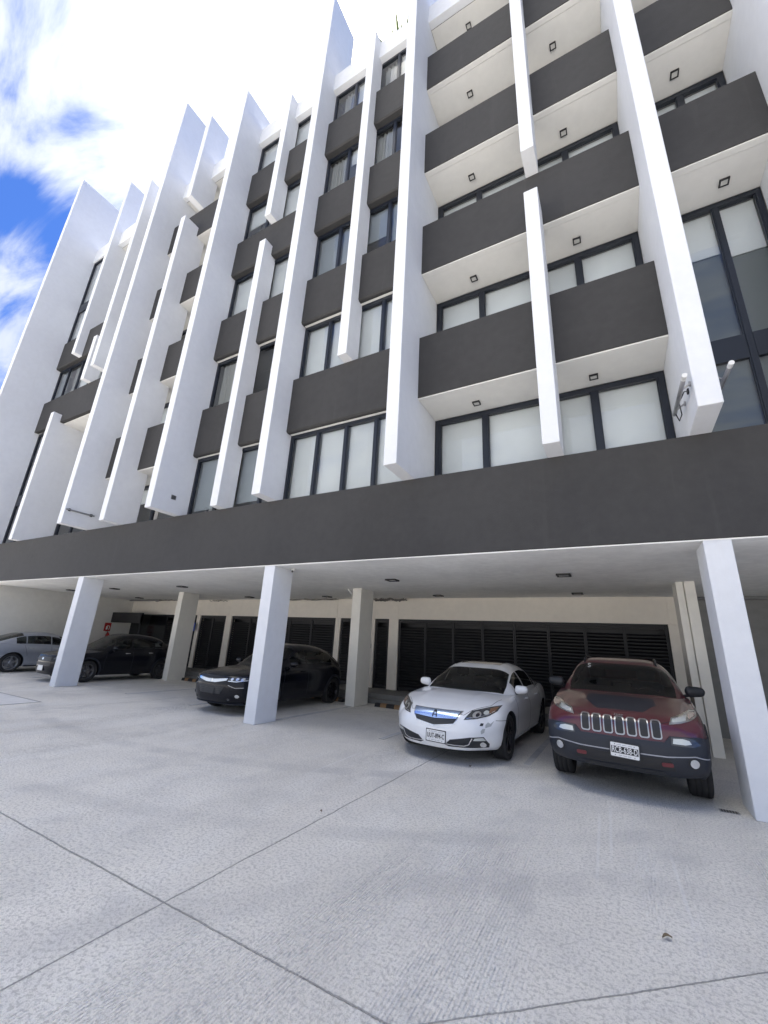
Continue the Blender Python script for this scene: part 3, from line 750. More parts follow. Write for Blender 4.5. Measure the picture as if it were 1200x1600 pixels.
    def wheels(s, rimmat, spokes=5, tw=0.225, style='v', rim_r=0.225):
        P = s.P
        for yw in P['wy']:
            for sg in (-1, 1):
                x = sg*(P['hwmax']-tw/2-P.get('inset', 0.035)); r = P['wr']; hw = tw/2
                wl = bpy.data.objects.new('wheel', None); COL.objects.link(wl); wl.parent = s.root; wl.location = (x, yw, r)
                bm = bmesh.new(); rr = rim_r+0.012
                prof = [(-hw*0.8, rr), (-hw*0.98, rr+0.03), (-hw, r-0.045), (-hw*0.93, r-0.014), (-hw*0.78, r-0.002), (-hw*0.52, r), (-hw*0.5, r-0.008), (-hw*0.46, r-0.008), (-hw*0.44, r),
                        (-hw*0.03, r), (0, r-0.008), (hw*0.03, r), (hw*0.44, r), (hw*0.46, r-0.008), (hw*0.5, r-0.008), (hw*0.52, r), (hw*0.78, r-0.002), (hw*0.93, r-0.014), (hw, r-0.045), (hw*0.98, rr+0.03), (hw*0.8, rr)]
                lathe(bm, prof, 'x', 44, cap=False); link('tyre', bm, M_rubber, wl, smooth=True)
                bm = bmesh.new(); xo = sg*hw*0.82
                lathe(bm, [(xo, rim_r+0.012), (xo, rim_r-0.008), (xo-sg*0.02, rim_r-0.022), (xo-sg*0.14, rim_r-0.04)], 'x', 40, 0, cap=False)
                lathe(bm, [(xo-sg*0.005, 0.0001), (xo-sg*0.005, 0.03), (xo-sg*0.022, 0.062), (xo-sg*0.07, 0.07)], 'x', 20, 0)
                for k in range(spokes):
                    a0 = 2*math.pi*k/spokes+0.3
                    for da in ((-0.16, 0.16) if style == 'v' else (0,)):
                        def pt(rad, ang, wd, xx):
                            c = Vector((0, math.cos(ang), math.sin(ang))); n = Vector((0, -math.sin(ang), math.cos(ang)))
                            return [Vector((xx, 0, 0))+c*rad+n*wd, Vector((xx, 0, 0))+c*rad-n*wd]
                        w_in, w_out = (0.019, 0.017) if style == 'v' else (0.030, 0.024)
                        A = pt(0.05, a0+da*0.5, w_in, xo-sg*0.012); B = pt(rim_r-0.012, a0+da, w_out, xo-sg*0.004)
                        A2 = [p-Vector((sg*0.03, 0, 0)) for p in A]; B2 = [p-Vector((sg*0.03, 0, 0)) for p in B]
                        v = [bm.verts.new(p) for p in A+B+A2+B2]
                        for q in ((0, 1, 3, 2), (4, 6, 7, 5), (0, 2, 6, 4), (1, 5, 7, 3), (2, 3, 7, 6), (0, 4, 5, 1)): bm.faces.new([v[i] for i in q])
                bmesh.ops.recalc_face_normals(bm, faces=bm.faces[:])
                link('rim', bm, rimmat, wl)
                bm = bmesh.new(); lathe(bm, [(xo-sg*0.09, 0.001), (xo-sg*0.09, rim_r*0.72), (xo-sg*0.10, rim_r*0.72), (xo-sg*0.10, 0.001)], 'x', 24); link('brake_disc', bm, M_alu, wl)
    def mirror(s, x, y, z, mat, w=0.26, h=0.175, d=0.13):
        w *= 0.98; h *= 1.0
        for sg in (-1, 1):
            bm = bmesh.new(); n, m = 14, 14; rows = []
            for i in range(n+1):
                a = i/n; rs = max(0.25, (1-(abs(2*a-1))**5)**0.5) if 0 < i < n else 0.25; sh = 1-0.25*a
                rows.append([bm.verts.new((sg*(x+a*w), y+d*0.5*rs*math.cos(2*math.pi*k/m)+0.02*a, z+h*0.5*rs*sh*math.copysign(abs(math.sin(2*math.pi*k/m))**0.7, math.sin(2*math.pi*k/m))+0.01*a)) for k in range(m)])
            for i in range(n):
                for k in range(m): bm.faces.new([rows[i][k], rows[i][(k+1) % m], rows[i+1][(k+1) % m], rows[i+1][k]])
            bm.faces.new(rows[0]); bm.faces.new(rows[-1][::-1]); bmesh.ops.recalc_face_normals(bm, faces=bm.faces[:])
            o = link('wing_mirror', bm, mat, s.root, smooth=True)
            bm = bmesh.new(); tube(bm, [(sg*(x-0.10), y+0.05, z-0.09), (sg*(x+0.05), y+0.02, z-0.05)], 0.022, 8); link('mirror_arm', bm, M_trim, o)
    def shut_lines(s, hood, doors):
        if hood: s.strip('panel_gap', hood, 0.006, M_trim, 0.0015, 't', rim=0.001)
        for sg in (-1, 1):
            for ln in doors: s.strip('panel_gap', ln, 0.007, M_trim, 0.0015, 's', sg, rim=0.001)
    def handle(s, y, z, mat):
        for sg in (-1, 1):
            h, n, _, _ = s.bvh.ray_cast(Vector((sg*3, y, z)), Vector((-sg, 0, 0)))
            bm = bmesh.new(); x = h.x; tube(bm, [(x-sg*0.005, y-0.09, z), (x+sg*0.028, y-0.07, z+0.004), (x+sg*0.03, y+0.07, z+0.004), (x-sg*0.005, y+0.09, z)], 0.011, 8)
            link('door_handle', bm, mat, s.root, smooth=True)
def textmesh(name, txt, size, mat, parent, M, ext=0.001, bold=0.0, xs=1.0, space=1.0):
    cu = bpy.data.curves.new(name, 'FONT'); cu.body = txt; cu.size = size; cu.align_x = 'CENTER'; cu.align_y = 'CENTER'; cu.extrude = ext; cu.offset = bold; cu.space_character = space
    o = bpy.data.objects.new('tmp', cu); COL.objects.link(o); bpy.context.view_layer.update()
    me = bpy.data.meshes.new_from_object(o.evaluated_get(bpy.context.evaluated_depsgraph_get())); bpy.data.objects.remove(o)
    me.transform(Matrix.Diagonal((xs, 1, 1, 1))); me.materials.clear(); me.materials.append(mat)
    ob = bpy.data.objects.new(name, me); COL.objects.link(ob); ob.parent = parent; ob.matrix_local = M; return ob
FRONT = lambda x, y, z, tilt=0.0: Matrix.Translation((x, y, z)) @ Matrix.Rotation(R_(90)-tilt, 4, 'X')
def rrect(x0, x1, z0, z1, r, n=4):
    out = []
    for cx, cz, a0 in ((x1-r, z1-r, 0), (x0+r, z1-r, 90), (x0+r, z0+r, 180), (x1-r, z0+r, 270)):
        for i in range(n+1): a = R_(a0+90*i/n); out.append((cx+r*math.cos(a), cz+r*math.sin(a)))
    return out
def disc(cx, cz, r, n=20, sx=1.0): return [(cx+sx*r*math.cos(2*math.pi*i/n), cz+r*math.sin(2*math.pi*i/n)) for i in range(n)]
def mirror_pts(p): return [(-x, z) for x, z in p][::-1]
def plate(root, cx, y, cz, txt, dark, rot=0.0, back=None):
    w_, h_ = 0.147, 0.074
    bm = bmesh.new(); box(bm, -w_-0.012, w_+0.012, 0.004, 0.012, -h_-0.012, h_+0.012); box(bm, -w_-0.002, w_+0.002, 0.012, 0.06, -h_*0.6, h_*0.6)
    fr = link('plate_holder', bm, M_trim, root, bevel=0.004); fr.location = (cx, y, cz); fr.rotation_euler = (0, rot, 0)
    bm = bmesh.new(); pts = rrect(-w_, w_, -h_, h_, 0.012)
    a = [bm.verts.new((p[0], 0.0, p[1])) for p in pts]; b = [bm.verts.new((p[0], 0.003, p[1])) for p in pts]; bm.faces.new(a); bm.faces.new(b[::-1])
    for i in range(len(a)): bm.faces.new([a[i], a[(i+1) % len(a)], b[(i+1) % len(a)], b[i]])
    bmesh.ops.recalc_face_normals(bm, faces=bm.faces[:])
    pl = link('number_plate', bm, M_plate, root); pl.location = (cx, y, cz); pl.rotation_euler = (0, rot, 0)
    if dark: 
        bm = bmesh.new(); box(bm, -w_+0.008, w_-0.008, -0.0015, -0.0005, -0.036, 0.038); link('plate_band', bm, M_ink, pl)
    if txt: textmesh('plate_lettering', txt, 0.088, M_plate if dark else M_ink, pl, FRONT(0, -0.003, 0.0), bold=0.0012, xs=0.60, space=1.06)
    for z, n in ((0.056, 0.075), (-0.056, 0.06)):
        bm = bmesh.new()
        for k in range(14):
            xx = -n+2*n*k/13
            if k % 5 != 4: box(bm, xx-0.0035, xx+0.0035, -0.0015, -0.0004, z-0.004, z+0.004)
        link('plate_fine_print', bm, M_inkg, pl)
    bm = bmesh.new()
    for x in (-0.10, 0.10):
        for z in (0.058, -0.058): lathe(bm, [(-0.003, 0.0001), (-0.003, 0.004), (0, 0.005)], 'y', 8, 0, (x, 0, z))
    link('plate_screw', bm, M_ink, pl)
    return pl
SIDE = [(0, .88), (.10, .94), (.28, .975), (.45, .985), (.62, 1.0), (.80, .985), (.92, .95), (1.0, .90)]

SIDE2 = [(0, .90), (.10, .96), (.28, .985), (.45, .99), (.62, 1.0), (.80, .995), (.93, .975), (1.0, .935)]
# ---- white saloon ------------------------------------------------------
t = thing('parked_car', 'white four-door saloon with a scraped front bumper corner and sunroof, parked nose out', 'car', (-2.575, 6.36, 0), R_(-1.2), 'cars parked under the building')
P = dict(L=4.78, hwmax=0.92, wr=0.325, wy=(0.97, 3.72), b2=0.09, b4=0.25, paint=M_pwhite, roofpaint=M_pwhite,
  top=[(0, .665), (.05, .71), (.15, .75), (.45, .825), (.8, .885), (1.15, .915), (1.5, .935), (2.5, .94), (3.5, .97), (4.1, 1.0), (4.55, .99), (4.70, .93), (4.78, .85)],
  crown=[(0, .03), (.4, .06), (1.0, .075), (1.5, .06), (3.8, .06), (4.78, .05)],
  hw=[(0, .765), (.12, .81), (.3, .87), (.6, .90), (.97, .92), (2.4, .915), (3.7, .92), (4.3, .88), (4.78, .76)],
  bot=[(0, .20), (.3, .19), (.8, .19), (4.2, .20), (4.78, .26)], side=SIDE,
  F=[(.18, .075), (.24, .03), (.32, .0), (.45, .0), (.55, .015), (.64, .05), (.72, .11), (.80, .16)], Rr=[(.2, .08), (.45, 0), (.75, .03), (1.0, .12)],
  roof=[(1.12, .90), (1.35, .99), (1.7, 1.14), (2.0, 1.25), (2.25, 1.325), (2.55, 1.365), (2.85, 1.375), (3.2, 1.345), (3.55, 1.26), (3.9, 1.12), (4.2, .99)],
  cw=[(1.12, .80), (1.5, .84), (2.4, .86), (3.4, .84), (4.2, .74)], tum=0.24, wsbow=0.28, bowlen=1.1, yB=2.05, yC=3.35, sw=((1.66, 2.42), (2.47, 3.30), (3.33, 3.55)), seatz=0.98,
  creases=((.42, .012, .05, .25, 1.2),), kc=7)
C = Car(P, t)
gr = [(-.375, .695), (.375, .695), (.335, .60), (.295, .545), (0, .500), (-.295, .545), (-.335, .60)]
C.patch('grille_surround', [(-.395, .704), (.395, .704), (.350, .60), (.305, .535), (0, .487), (-.305, .535), (-.350, .60)], M_chrome, .004)
C.patch('grille', gr, M_trim, .008)
for k, z in enumerate((.585, .568, .551, .534)): C.strip('grille_bar', [(-.31+.012*k+.03*k, z-0.0), (0, z-.018), (.31-.012*k-.03*k, z)], .006, M_lamp, .013)
C.patch('grille_shield', [(-.368, .692), (.368, .692), (.33, .607), (0, .588), (-.33, .607)], M_skysheen, .014)
for sx in (-1, 1):
    C.strip('emblem', [(sx*.030, .602), (sx*.028, .640), (sx*.014, .672), (sx*.002, .674)], .011, M_trim, .022)
C.strip('emblem', [(-.024, .632), (.024, .632)], .008, M_trim, .0225); C.strip('emblem', [(0, .672), (0, .636)], .006, M_trim, .0215)
for sx in (-1, 1):
    mp_ = (lambda p: p) if sx > 0 else mirror_pts
    hl = C.patch('headlight', mp_([(.43, .603), (.60, .622), (.72, .655), (.80, .712), (.825, .785), (.70, .765), (.50, .715)]), M_lamp, .005, step=.02)
    C.patch('reflector', disc(sx*.575, .668, .040, sx=1.25), M_refl, .008, step=.02, parent=hl)
    C.patch('projector', disc(sx*.585, .666, .021), M_ink, .011, step=.01, parent=hl)
    C.patch('reflector', disc(sx*.675, .695, .026, sx=1.2), M_frost, .008, step=.02, parent=hl)
    C.strip('lamp_chrome_line', mp_([(.46, .622), (.60, .640), (.70, .668), (.77, .715)]), .006, M_refl, .010, parent=hl)
    C.patch('indicator', mp_([(.70, .665), (.775, .705), (.80, .768), (.71, .745)]), M_amber, .009, step=.02, parent=hl)
    fg = C.patch('fog_lamp_recess', mp_([(.17, .262), (.25, .335), (.52, .385), (.68, .395), (.735, .30), (.72, .250), (.45, .246), (.22, .242)]), M_trim, .004)
    C.strip('chrome_strip', mp_([(.17, .275), (.30, .270), (.44, .272), (.50, .295), (.545, .375)]), .012, M_chrome, .012, parent=fg)
    C.patch('reflector', mp_([(.555, .345), (.70, .345), (.67, .385), (.575, .375)]), M_frost, .009, parent=fg)
    C.patch('fog_lamp', disc(sx*.665, .293, .034), M_refl, .012, step=.015, parent=fg)
C.patch('washer_cover', rrect(-.70, -.62, .48, .54, .012), M_pwhite, .006)
C.patch('bumper_scrape', [(.70, .51), (.76, .53), (.79, .60), (.75, .56), (.72, .58), (.70, .55)], M_bondo, .002, step=.02, rim=.001)
C.patch('bumper_scrape', [(.655, .43), (.69, .45), (.70, .50), (.67, .50), (.65, .47)], M_bondo, .002, step=.02, rim=.001)
C.patch('bumper_hole', [(.635, .538), (.672, .535), (.678, .568), (.645, .572)], M_ink, .002, step=.02, rim=.001)
plate(t, .035, -.006, .355, 'UUT-894-C', False, R_(1.5))
C.shut_lines([(-.70, .62), (-.50, .30), (-.42, .14), (0, .09), (.42, .14), (.50, .30), (.70, .62), (.76, 1.0)], [[(1.46, .28), (1.44, .55), (1.50, .88)], [(2.45, .25), (2.45, .90)], [(3.36, .55), (3.42, .75), (3.50, .93)]])
C.strip('panel_gap', [(.45, .60), (.70, .585), (.72, .545)], .006, M_trim, .0015, 's', 1, rim=.001)
C.handle(2.25, .79, M_pwhite); C.handle(3.15, .81, M_pwhite)
C.strip('sill_trim', [(1.35, .235), (3.35, .24)], .03, M_pwhite, .014, 's', 1); 
C.mirror(.81, 1.72, .955, M_pwhite, .225, .16, .12)
C.wheels(M_rimdark, 5, .24, 'v', .225)
# roof details
C.patch('sunroof', rrect(-.40, .40, 2.30, 2.95, .05), pm('sunroof_glass', (0.03, 0.03, 0.035), 0.12, coat=1.0), .006, 't', cab=True)
def sticker(C, x, z, s_=1.0):
    S = [(.03, .035), (.0, .045), (-.028, .032), (-.026, .008), (.0, .0), (.026, -.010), (.028, -.034), (0, -.046), (-.03, -.034)]
    for a, b in zip(S, S[1:]):
        d = Vector((b[0]-a[0], b[1]-a[1])); n_ = Vector((-d.y, d.x)).normalized()*.009; e = d.normalized()*.004
        C.patch('windscreen_sticker', [(x+s_*(a[0]-n_.x-e.x), z+s_*(a[1]-n_.y-e.y)), (x+s_*(b[0]-n_.x+e.x), z+s_*(b[1]-n_.y+e.y)), (x+s_*(b[0]+n_.x+e.x), z+s_*(b[1]+n_.y+e.y)), (x+s_*(a[0]+n_.x-e.x), z+s_*(a[1]+n_.y-e.y))], M_whitepl, .003, rim=.0005, cab=True)
sticker(C, -.50, 1.265, .62)

# ---- red crossover -------------------------------------------------------
t = thing('parked_car', 'dark red crossover with matt bonnet patch, black lower bumper and a seven slot grille', 'car', (-.125, 6.27, 0), R_(-1.6), 'cars parked under the building')
P = dict(L=4.45, hwmax=0.915, wr=0.352, wy=(0.93, 3.58), b2=0.06, b4=0.19, archgap=.06, paint=M_pred, roofpaint=M_pred, inset=.015,
  top=[(0, .87), (.04, .91), (.12, .945), (.5, .995), (.9, 1.05), (1.25, 1.10), (1.6, 1.12), (3.0, 1.13), (3.9, 1.15), (4.25, 1.12), (4.45, .95)],
  crown=[(0, .03), (.4, .055), (1.0, .07), (1.5, .05), (4.45, .06)],
  hw=[(0, .83), (.12, .865), (.3, .895), (.6, .91), (.93, .915), (3.6, .915), (4.1, .88), (4.45, .80)],
  bot=[(0, .33), (.3, .28), (.8, .27), (3.8, .28), (4.45, .36)], side=SIDE2,
  F=[(.26, .12), (.33, .07), (.42, .015), (.52, .0), (.64, .01), (.70, .035), (.80, .05), (.90, .10), (.99, .16)], Rr=[(.3, .08), (.5, 0), (.85, .03), (1.15, .16)],
  roof=[(1.16, 1.08), (1.35, 1.16), (1.65, 1.32), (1.9, 1.45), (2.1, 1.53), (2.4, 1.575), (2.8, 1.585), (3.3, 1.57), (3.8, 1.52), (4.0, 1.44), (4.2, 1.27), (4.35, 1.12)],
  cw=[(1.16, .80), (1.5, .845), (2.4, .865), (3.6, .85), (4.35, .76)], tum=0.21, wsbow=0.22, bowlen=1.1, yB=1.98, yC=3.95, sw=((1.72, 2.36), (2.42, 3.2), (3.25, 3.72)), seatz=1.13,
  flares=((.93, .02, .35), (3.58, .02, .35)), creases=((.36, .014, .05, .2, 1.2),), kc=7)
C = Car(P, t)
C.patch('front_bumper', [(-.86, .335), (-.55, .315), (.55, .315), (.86, .335), (.905, .72), (.80, .745), (.50, .745), (.44, .675), (-.44, .675), (-.50, .745), (-.80, .745), (-.905, .72)], M_clad, .014)
C.patch('lower_intake', [(-.52, .40), (.52, .40), (.47, .52), (.20, .505), (-.20, .505), (-.47, .52)], M_ink, .018)
C.patch('skid_plate', [(-.42, .335), (.42, .335), (.40, .385), (-.40, .385)], M_trim, .020)
C.strip('bumper_lip', [(-.86, .52), (-.72, .555), (-.45, .535), (.45, .535), (.72, .555), (.86, .52)], .010, M_inkg, .020)
for k in range(7):
    x = -.378+.126*k
    pts = [(x-.043, .715), (x+.043, .715), (x+.049, .875), (x-.049, .875)]
    sl = C.patch('grille_slot', rrect(x-.052, x+.052, .700, .892, .028), M_satin, .012, step=.02)
    C.patch('slot_mesh', rrect(x-.039, x+.039, .714, .878, .022), M_ink, .017, step=.02, parent=sl)
for sx in (-1, 1):
    mp_ = (lambda p: p) if sx > 0 else mirror_pts
    hl = C.patch('headlight', mp_([(.515, .86), (.62, .872), (.74, .90), (.835, .935), (.86, .985), (.78, .985), (.68, .955), (.55, .925)]), M_chrome, .006, step=.02)
    C.patch('lens', mp_([(.545, .878), (.63, .888), (.70, .905), (.72, .950), (.66, .935), (.56, .912)]), M_frost, .010, step=.02, parent=hl)
    C.patch('indicator', mp_([(.735, .915), (.82, .942), (.835, .972), (.78, .970), (.74, .955)]), pm('clear_amber_lens', (.40, .29, .24), .15, coat=1.0), .010, step=.02, parent=hl)
    ll = C.patch('lower_headlight', mp_([(.50, .655), (.72, .645), (.79, .665), (.74, .722), (.66, .742), (.51, .738)]), M_lamp, .019, step=.02)
    C.patch('lens', mp_([(.52, .668), (.64, .662), (.70, .672), (.68, .712), (.62, .728), (.53, .724)]), M_frost, .023, step=.02, parent=ll)
    C.patch('fog_lamp_recess', disc(sx*.70, .487, .062), M_ink, .018, step=.02)
    C.patch('fog_lamp', disc(sx*.70, .487, .043), M_refl, .024, step=.015)
    C.patch('tow_hook', rrect(sx*.44-.055, sx*.44+.055, .440, .478, .015), M_hook, .030, step=.02)
plate(t, 0.03, -.046, .545, 'RCB-638-D', True, R_(2.5))
C.patch('bonnet_patch', [(-.26, .30), (.26, .30), (.42, .70), (.40, 1.02), (-.40, 1.02), (-.42, .70)], pm('matt_dark_film', (.016, .018, .028), .5), .003, 't', rim=.002, step=.04)
h_, n_, _, _ = C.bvh.ray_cast(Vector((0, .16, 3)), Vector((0, 0, -1)))
ob = textmesh('bonnet_lettering', 'Jeep', .042, M_alu, t, Matrix.Translation(h_+n_*.004) @ Matrix.Rotation(math.atan2(math.hypot(n_.x, n_.y), n_.z), 4, 'X'), bold=.001, xs=1.3, space=1.1)
C.shut_lines([(-.76, 1.0), (-.70, .5), (-.56, .22), (-.40, .10), (0, .07), (.40, .10), (.56, .22), (.70, .5), (.76, 1.0)], [[(1.42, .45), (1.40, .7), (1.46, 1.0)], [(2.39, .42), (2.39, 1.05)], [(3.16, .75), (3.24, 1.08)]])
for yw in P['wy']: C.flare(yw, .40, .475, M_clad, .016)
for sg in (-1, 1): C.strip('sill_cladding', [(1.38, .345), (3.1, .345)], .16, M_clad, .016, 's', sg)
C.handle(2.2, .92, M_pred); C.handle(3.02, .94, M_pred)
C.mirror(.83, 1.73, 1.16, M_trim, .25, .165, .12)
C.wheels(M_rimdark, 5, .245, 'v', .225)
for sg in (-1, 1):
    bm = bmesh.new(); pts_ = []
    for i_, yy_ in enumerate((2.08, 2.2, 2.45, 2.75, 3.1, 3.4, 3.6, 3.7)):
        h_, n_, _, _ = C.cbvh.ray_cast(Vector((sg*.52, yy_, 3)), Vector((0, 0, -1))); pts_.append((sg*.52, yy_, h_.z+(-.01 if i_ in (0, 7) else .035)))
    tube(bm, pts_, .016, 8); link('roof_rail', bm, M_trim, t, smooth=True)

sticker(C, -.44, 1.44, .62)
# ---- black hatchback-crossovers and the silver saloon ---------------------
def small_suv(t, kind):
    P = dict(L=4.18, hwmax=0.875, wr=0.325, wy=(0.90, 3.44), b2=0.07, b4=0.20, paint=M_pblack, roofpaint=M_pblack,
      top=[(0, .78), (.05, .82), (.15, .85), (.5, .90), (.9, .93), (1.2, .96), (1.6, .99), (2.6, 1.0), (3.6, 1.04), (4.0, 1.02), (4.18, .88)],
      crown=[(0, .03), (.4, .05), (1.0, .065), (1.5, .05), (4.18, .05)],
      hw=[(0, .785), (.12, .82), (.3, .855), (.6, .87), (.9, .875), (3.4, .875), (3.9, .84), (4.18, .74)],
      bot=[(0, .22), (.3, .2), (.8, .2), (3.6, .2), (4.18, .3)], side=SIDE,
      F=[(.18, .09), (.3, .03), (.42, .0), (.60, .0), (.72, .015), (.80, .04), (.88, .10)], Rr=[(.3, .05), (.5, 0), (.8, .03), (1.05, .16)],
      roof=[(1.02, .93), (1.25, 1.04), (1.6, 1.24), (1.85, 1.38), (2.05, 1.46), (2.35, 1.495), (2.7, 1.49), (3.1, 1.45), (3.45, 1.36), (3.8, 1.19), (4.05, 1.02)],
      cw=[(1.02, .76), (1.4, .80), (2.3, .82), (3.4, .80), (4.05, .70)], tum=0.24, wsbow=0.24, bowlen=1.1, yB=1.92, yC=3.42, sw=((1.55, 2.25), (2.3, 3.05), (3.08, 3.4)), seatz=1.02,
      creases=((.36, .012, .05, .2, 1.1),), kc=7)
    C = Car(P, t)
    if kind == 'a':
        C.patch('grille_bar', [(-.44, .735), (-.1, .705), (.1, .705), (.44, .735), (.42, .690), (.14, .640), (-.14, .640), (-.42, .690)], M_chrome, .012)
        C.patch('grille', [(-.40, .575), (.40, .575), (.30, .415), (-.30, .415)], M_trim, .006)
        for k in range(4): C.strip('grille_bar', [(-.36+.02*k, .555-.035*k), (.36-.02*k, .555-.035*k)], .008, M_lamp, .012)
        for sx in (-1, 1):
            mp_ = (lambda p: p) if sx > 0 else mirror_pts
            hl = C.patch('headlight', mp_([(.45, .685), (.62, .67), (.76, .69), (.80, .745), (.60, .765), (.46, .748)]), M_lamp, .008, step=.02)
            C.strip('running_light', mp_([(.46, .682), (.62, .672), (.78, .700)]), .014, M_refl, .016, parent=hl)
            for q in (.53, .62, .70): C.patch('reflector', disc(sx*q, .718, .026), M_refl, .013, step=.02, parent=hl)
            C.patch('fog_lamp', disc(sx*.66, .39, .032), M_refl, .010, step=.015)
            C.patch('fog_lamp', disc(sx*.50, .32, .024), M_lamp, .010, step=.015)
            C.strip('bumper_crease', mp_([(.48, .60), (.62, .55), (.76, .56)]), .01, M_alu, .008)
            C.strip('emblem', [(sx*.026, .645), (sx*.032, .712)], .011, M_refl, .024)
        C.strip('emblem', [(-.028, .678), (.028, .678)], .009, M_refl, .0245)
        plate_w = C.patch('plate_holder', rrect(-.15, .15, .42, .53, .01), M_trim, .022)
        C.strip('lower_lip', [(-.72, .24), (-.4, .225), (.4, .225), (.72, .24)], .03, M_clad, .02)
    else:
        C.patch('grille', rrect(-.42, .42, .60, .73, .04), M_trim, .007)
        C.patch('grille', [(-.46, .56), (.46, .56), (.40, .48), (-.40, .48)], M_trim, .007)
        C.patch('emblem', disc(-0.0, .665, .035, sx=1.7), M_chrome, .014, step=.02)
        for sx in (-1, 1):
            mp_ = (lambda p: p) if sx > 0 else mirror_pts
            C.patch('headlight', mp_([(.47, .67), (.70, .66), (.80, .72), (.78, .765), (.55, .755)]), M_lamp, .008, step=.02)
        pl = plate(t, -.02, -.012, .40, '', False)
        for sg in (-1, 1):
            C.strip('chrome_strip', [(1.50, 1.0), (2.4, .985), (3.1, 1.0), (3.42, 1.045)], .014, M_chrome, .012, 's', sg)
    C.shut_lines([(-.70, .95), (-.66, .5), (-.50, .2), (0, .10), (.50, .2), (.66, .5), (.70, .95)], [[(1.38, .35), (1.36, .6), (1.42, .92)], [(2.28, .3), (2.28, .95)], [(3.02, .6), (3.12, .98)]])
    for yw in P['wy']: C.flare(yw, .365, .415, M_clad, .008)
    C.handle(2.08, .86, M_chrome if kind == 'b' else M_pblack)
    if kind == 'b': C.handle(2.9, .88, M_chrome)
    C.mirror(.84, 1.58, 1.02, M_pblack, .20, .13, .10)
    C.wheels(M_rimdark if kind == 'a' else pm('grey_alloy', (.16, .16, .17), .3, .8), 5, .215, 'v', .215)
    for sx in (-1, 1):
        C.patch('tail_light', [(3.86, .78), (4.02, .80), (4.08, .92), (3.95, .94)], M_redlens, .006, 's', sgn=sx, step=.03)
    return C
t = thing('parked_car', 'black compact crossover with a chrome grille bar half hidden behind the middle front column', 'car', (-7.92, 6.70, 0), 0, 'cars parked under the building')
small_suv(t, 'a')
t = thing('parked_car', 'black crossover with a chrome strip under its windows behind the left front column', 'car', (-15.62, 6.77, 0), 0, 'cars parked under the building')
small_suv(t, 'b')
t = thing('parked_car', 'silver saloon parked nose in by the far side wall, seen from behind', 'car', (-19.78, 10.72, 0), math.pi, 'cars parked under the building')
P = dict(L=4.5, hwmax=0.88, wr=0.318, wy=(0.86, 3.47), b2=0.10, b4=0.28, paint=M_psilver, roofpaint=M_psilver,
  top=[(0, .64), (.15, .72), (.6, .82), (1.1, .90), (1.5, .93), (2.6, .95), (3.5, .98), (4.1, 1.02), (4.35, 1.0), (4.5, .88)],
  crown=[(0, .035), (1.0, .09), (1.5, .06), (4.5, .05)], hw=[(0, .74), (.3, .83), (.9, .88), (3.5, .88), (4.1, .84), (4.5, .74)],
  bot=[(0, .2), (.8, .19), (3.8, .19), (4.5, .26)], side=SIDE, F=[(.18, .08), (.35, 0), (.55, .01), (.75, .14)], Rr=[(.2, .08), (.45, 0), (.75, .03), (1.0, .12)],
  roof=[(1.1, .90), (1.4, 1.02), (1.8, 1.22), (2.1, 1.33), (2.45, 1.39), (2.8, 1.385), (3.2, 1.33), (3.6, 1.20), (3.95, 1.05), (4.1, 1.0)],
  cw=[(1.1, .77), (1.5, .80), (2.4, .82), (3.4, .80), (4.1, .70)], tum=0.25, wsbow=0.26, bowlen=1.1, yB=2.0, yC=3.2, sw=((1.6, 2.3), (2.35, 3.1), (3.13, 3.45)), seatz=0.98, kc=7)
C = Car(P, t)
C.shut_lines(None, [[(1.42, .28), (1.45, .88)], [(2.32, .25), (2.32, .90)], [(3.05, .55), (3.18, .93)]])
C.handle(2.15, .80, M_chrome); C.handle(2.98, .82, M_chrome)
for sx in (-1, 1):
    C.patch('tail_light', [(4.10, .80), (4.32, .78), (4.42, .90), (4.30, .93), (4.12, .88)], M_redlens, .006, 's', sgn=sx)
    C.patch('tail_light', [(sx*.38, .80), (sx*.72, .80), (sx*.74, .90), (sx*.42, .88)] if sx > 0 else [(-.42, .88), (-.74, .90), (-.72, .80), (-.38, .80)], M_redlens, .006, 'b')
C.strip('sill_trim', [(1.3, .22), (3.05, .22)], .035, M_trim, .010, 's', 1); C.strip('sill_trim', [(1.3, .22), (3.05, .22)], .035, M_trim, .010, 's', -1)
C.mirror(.84, 1.62, .95, M_psilver)
C.wheels(M_rimsil, 5, .215, 's', .215)
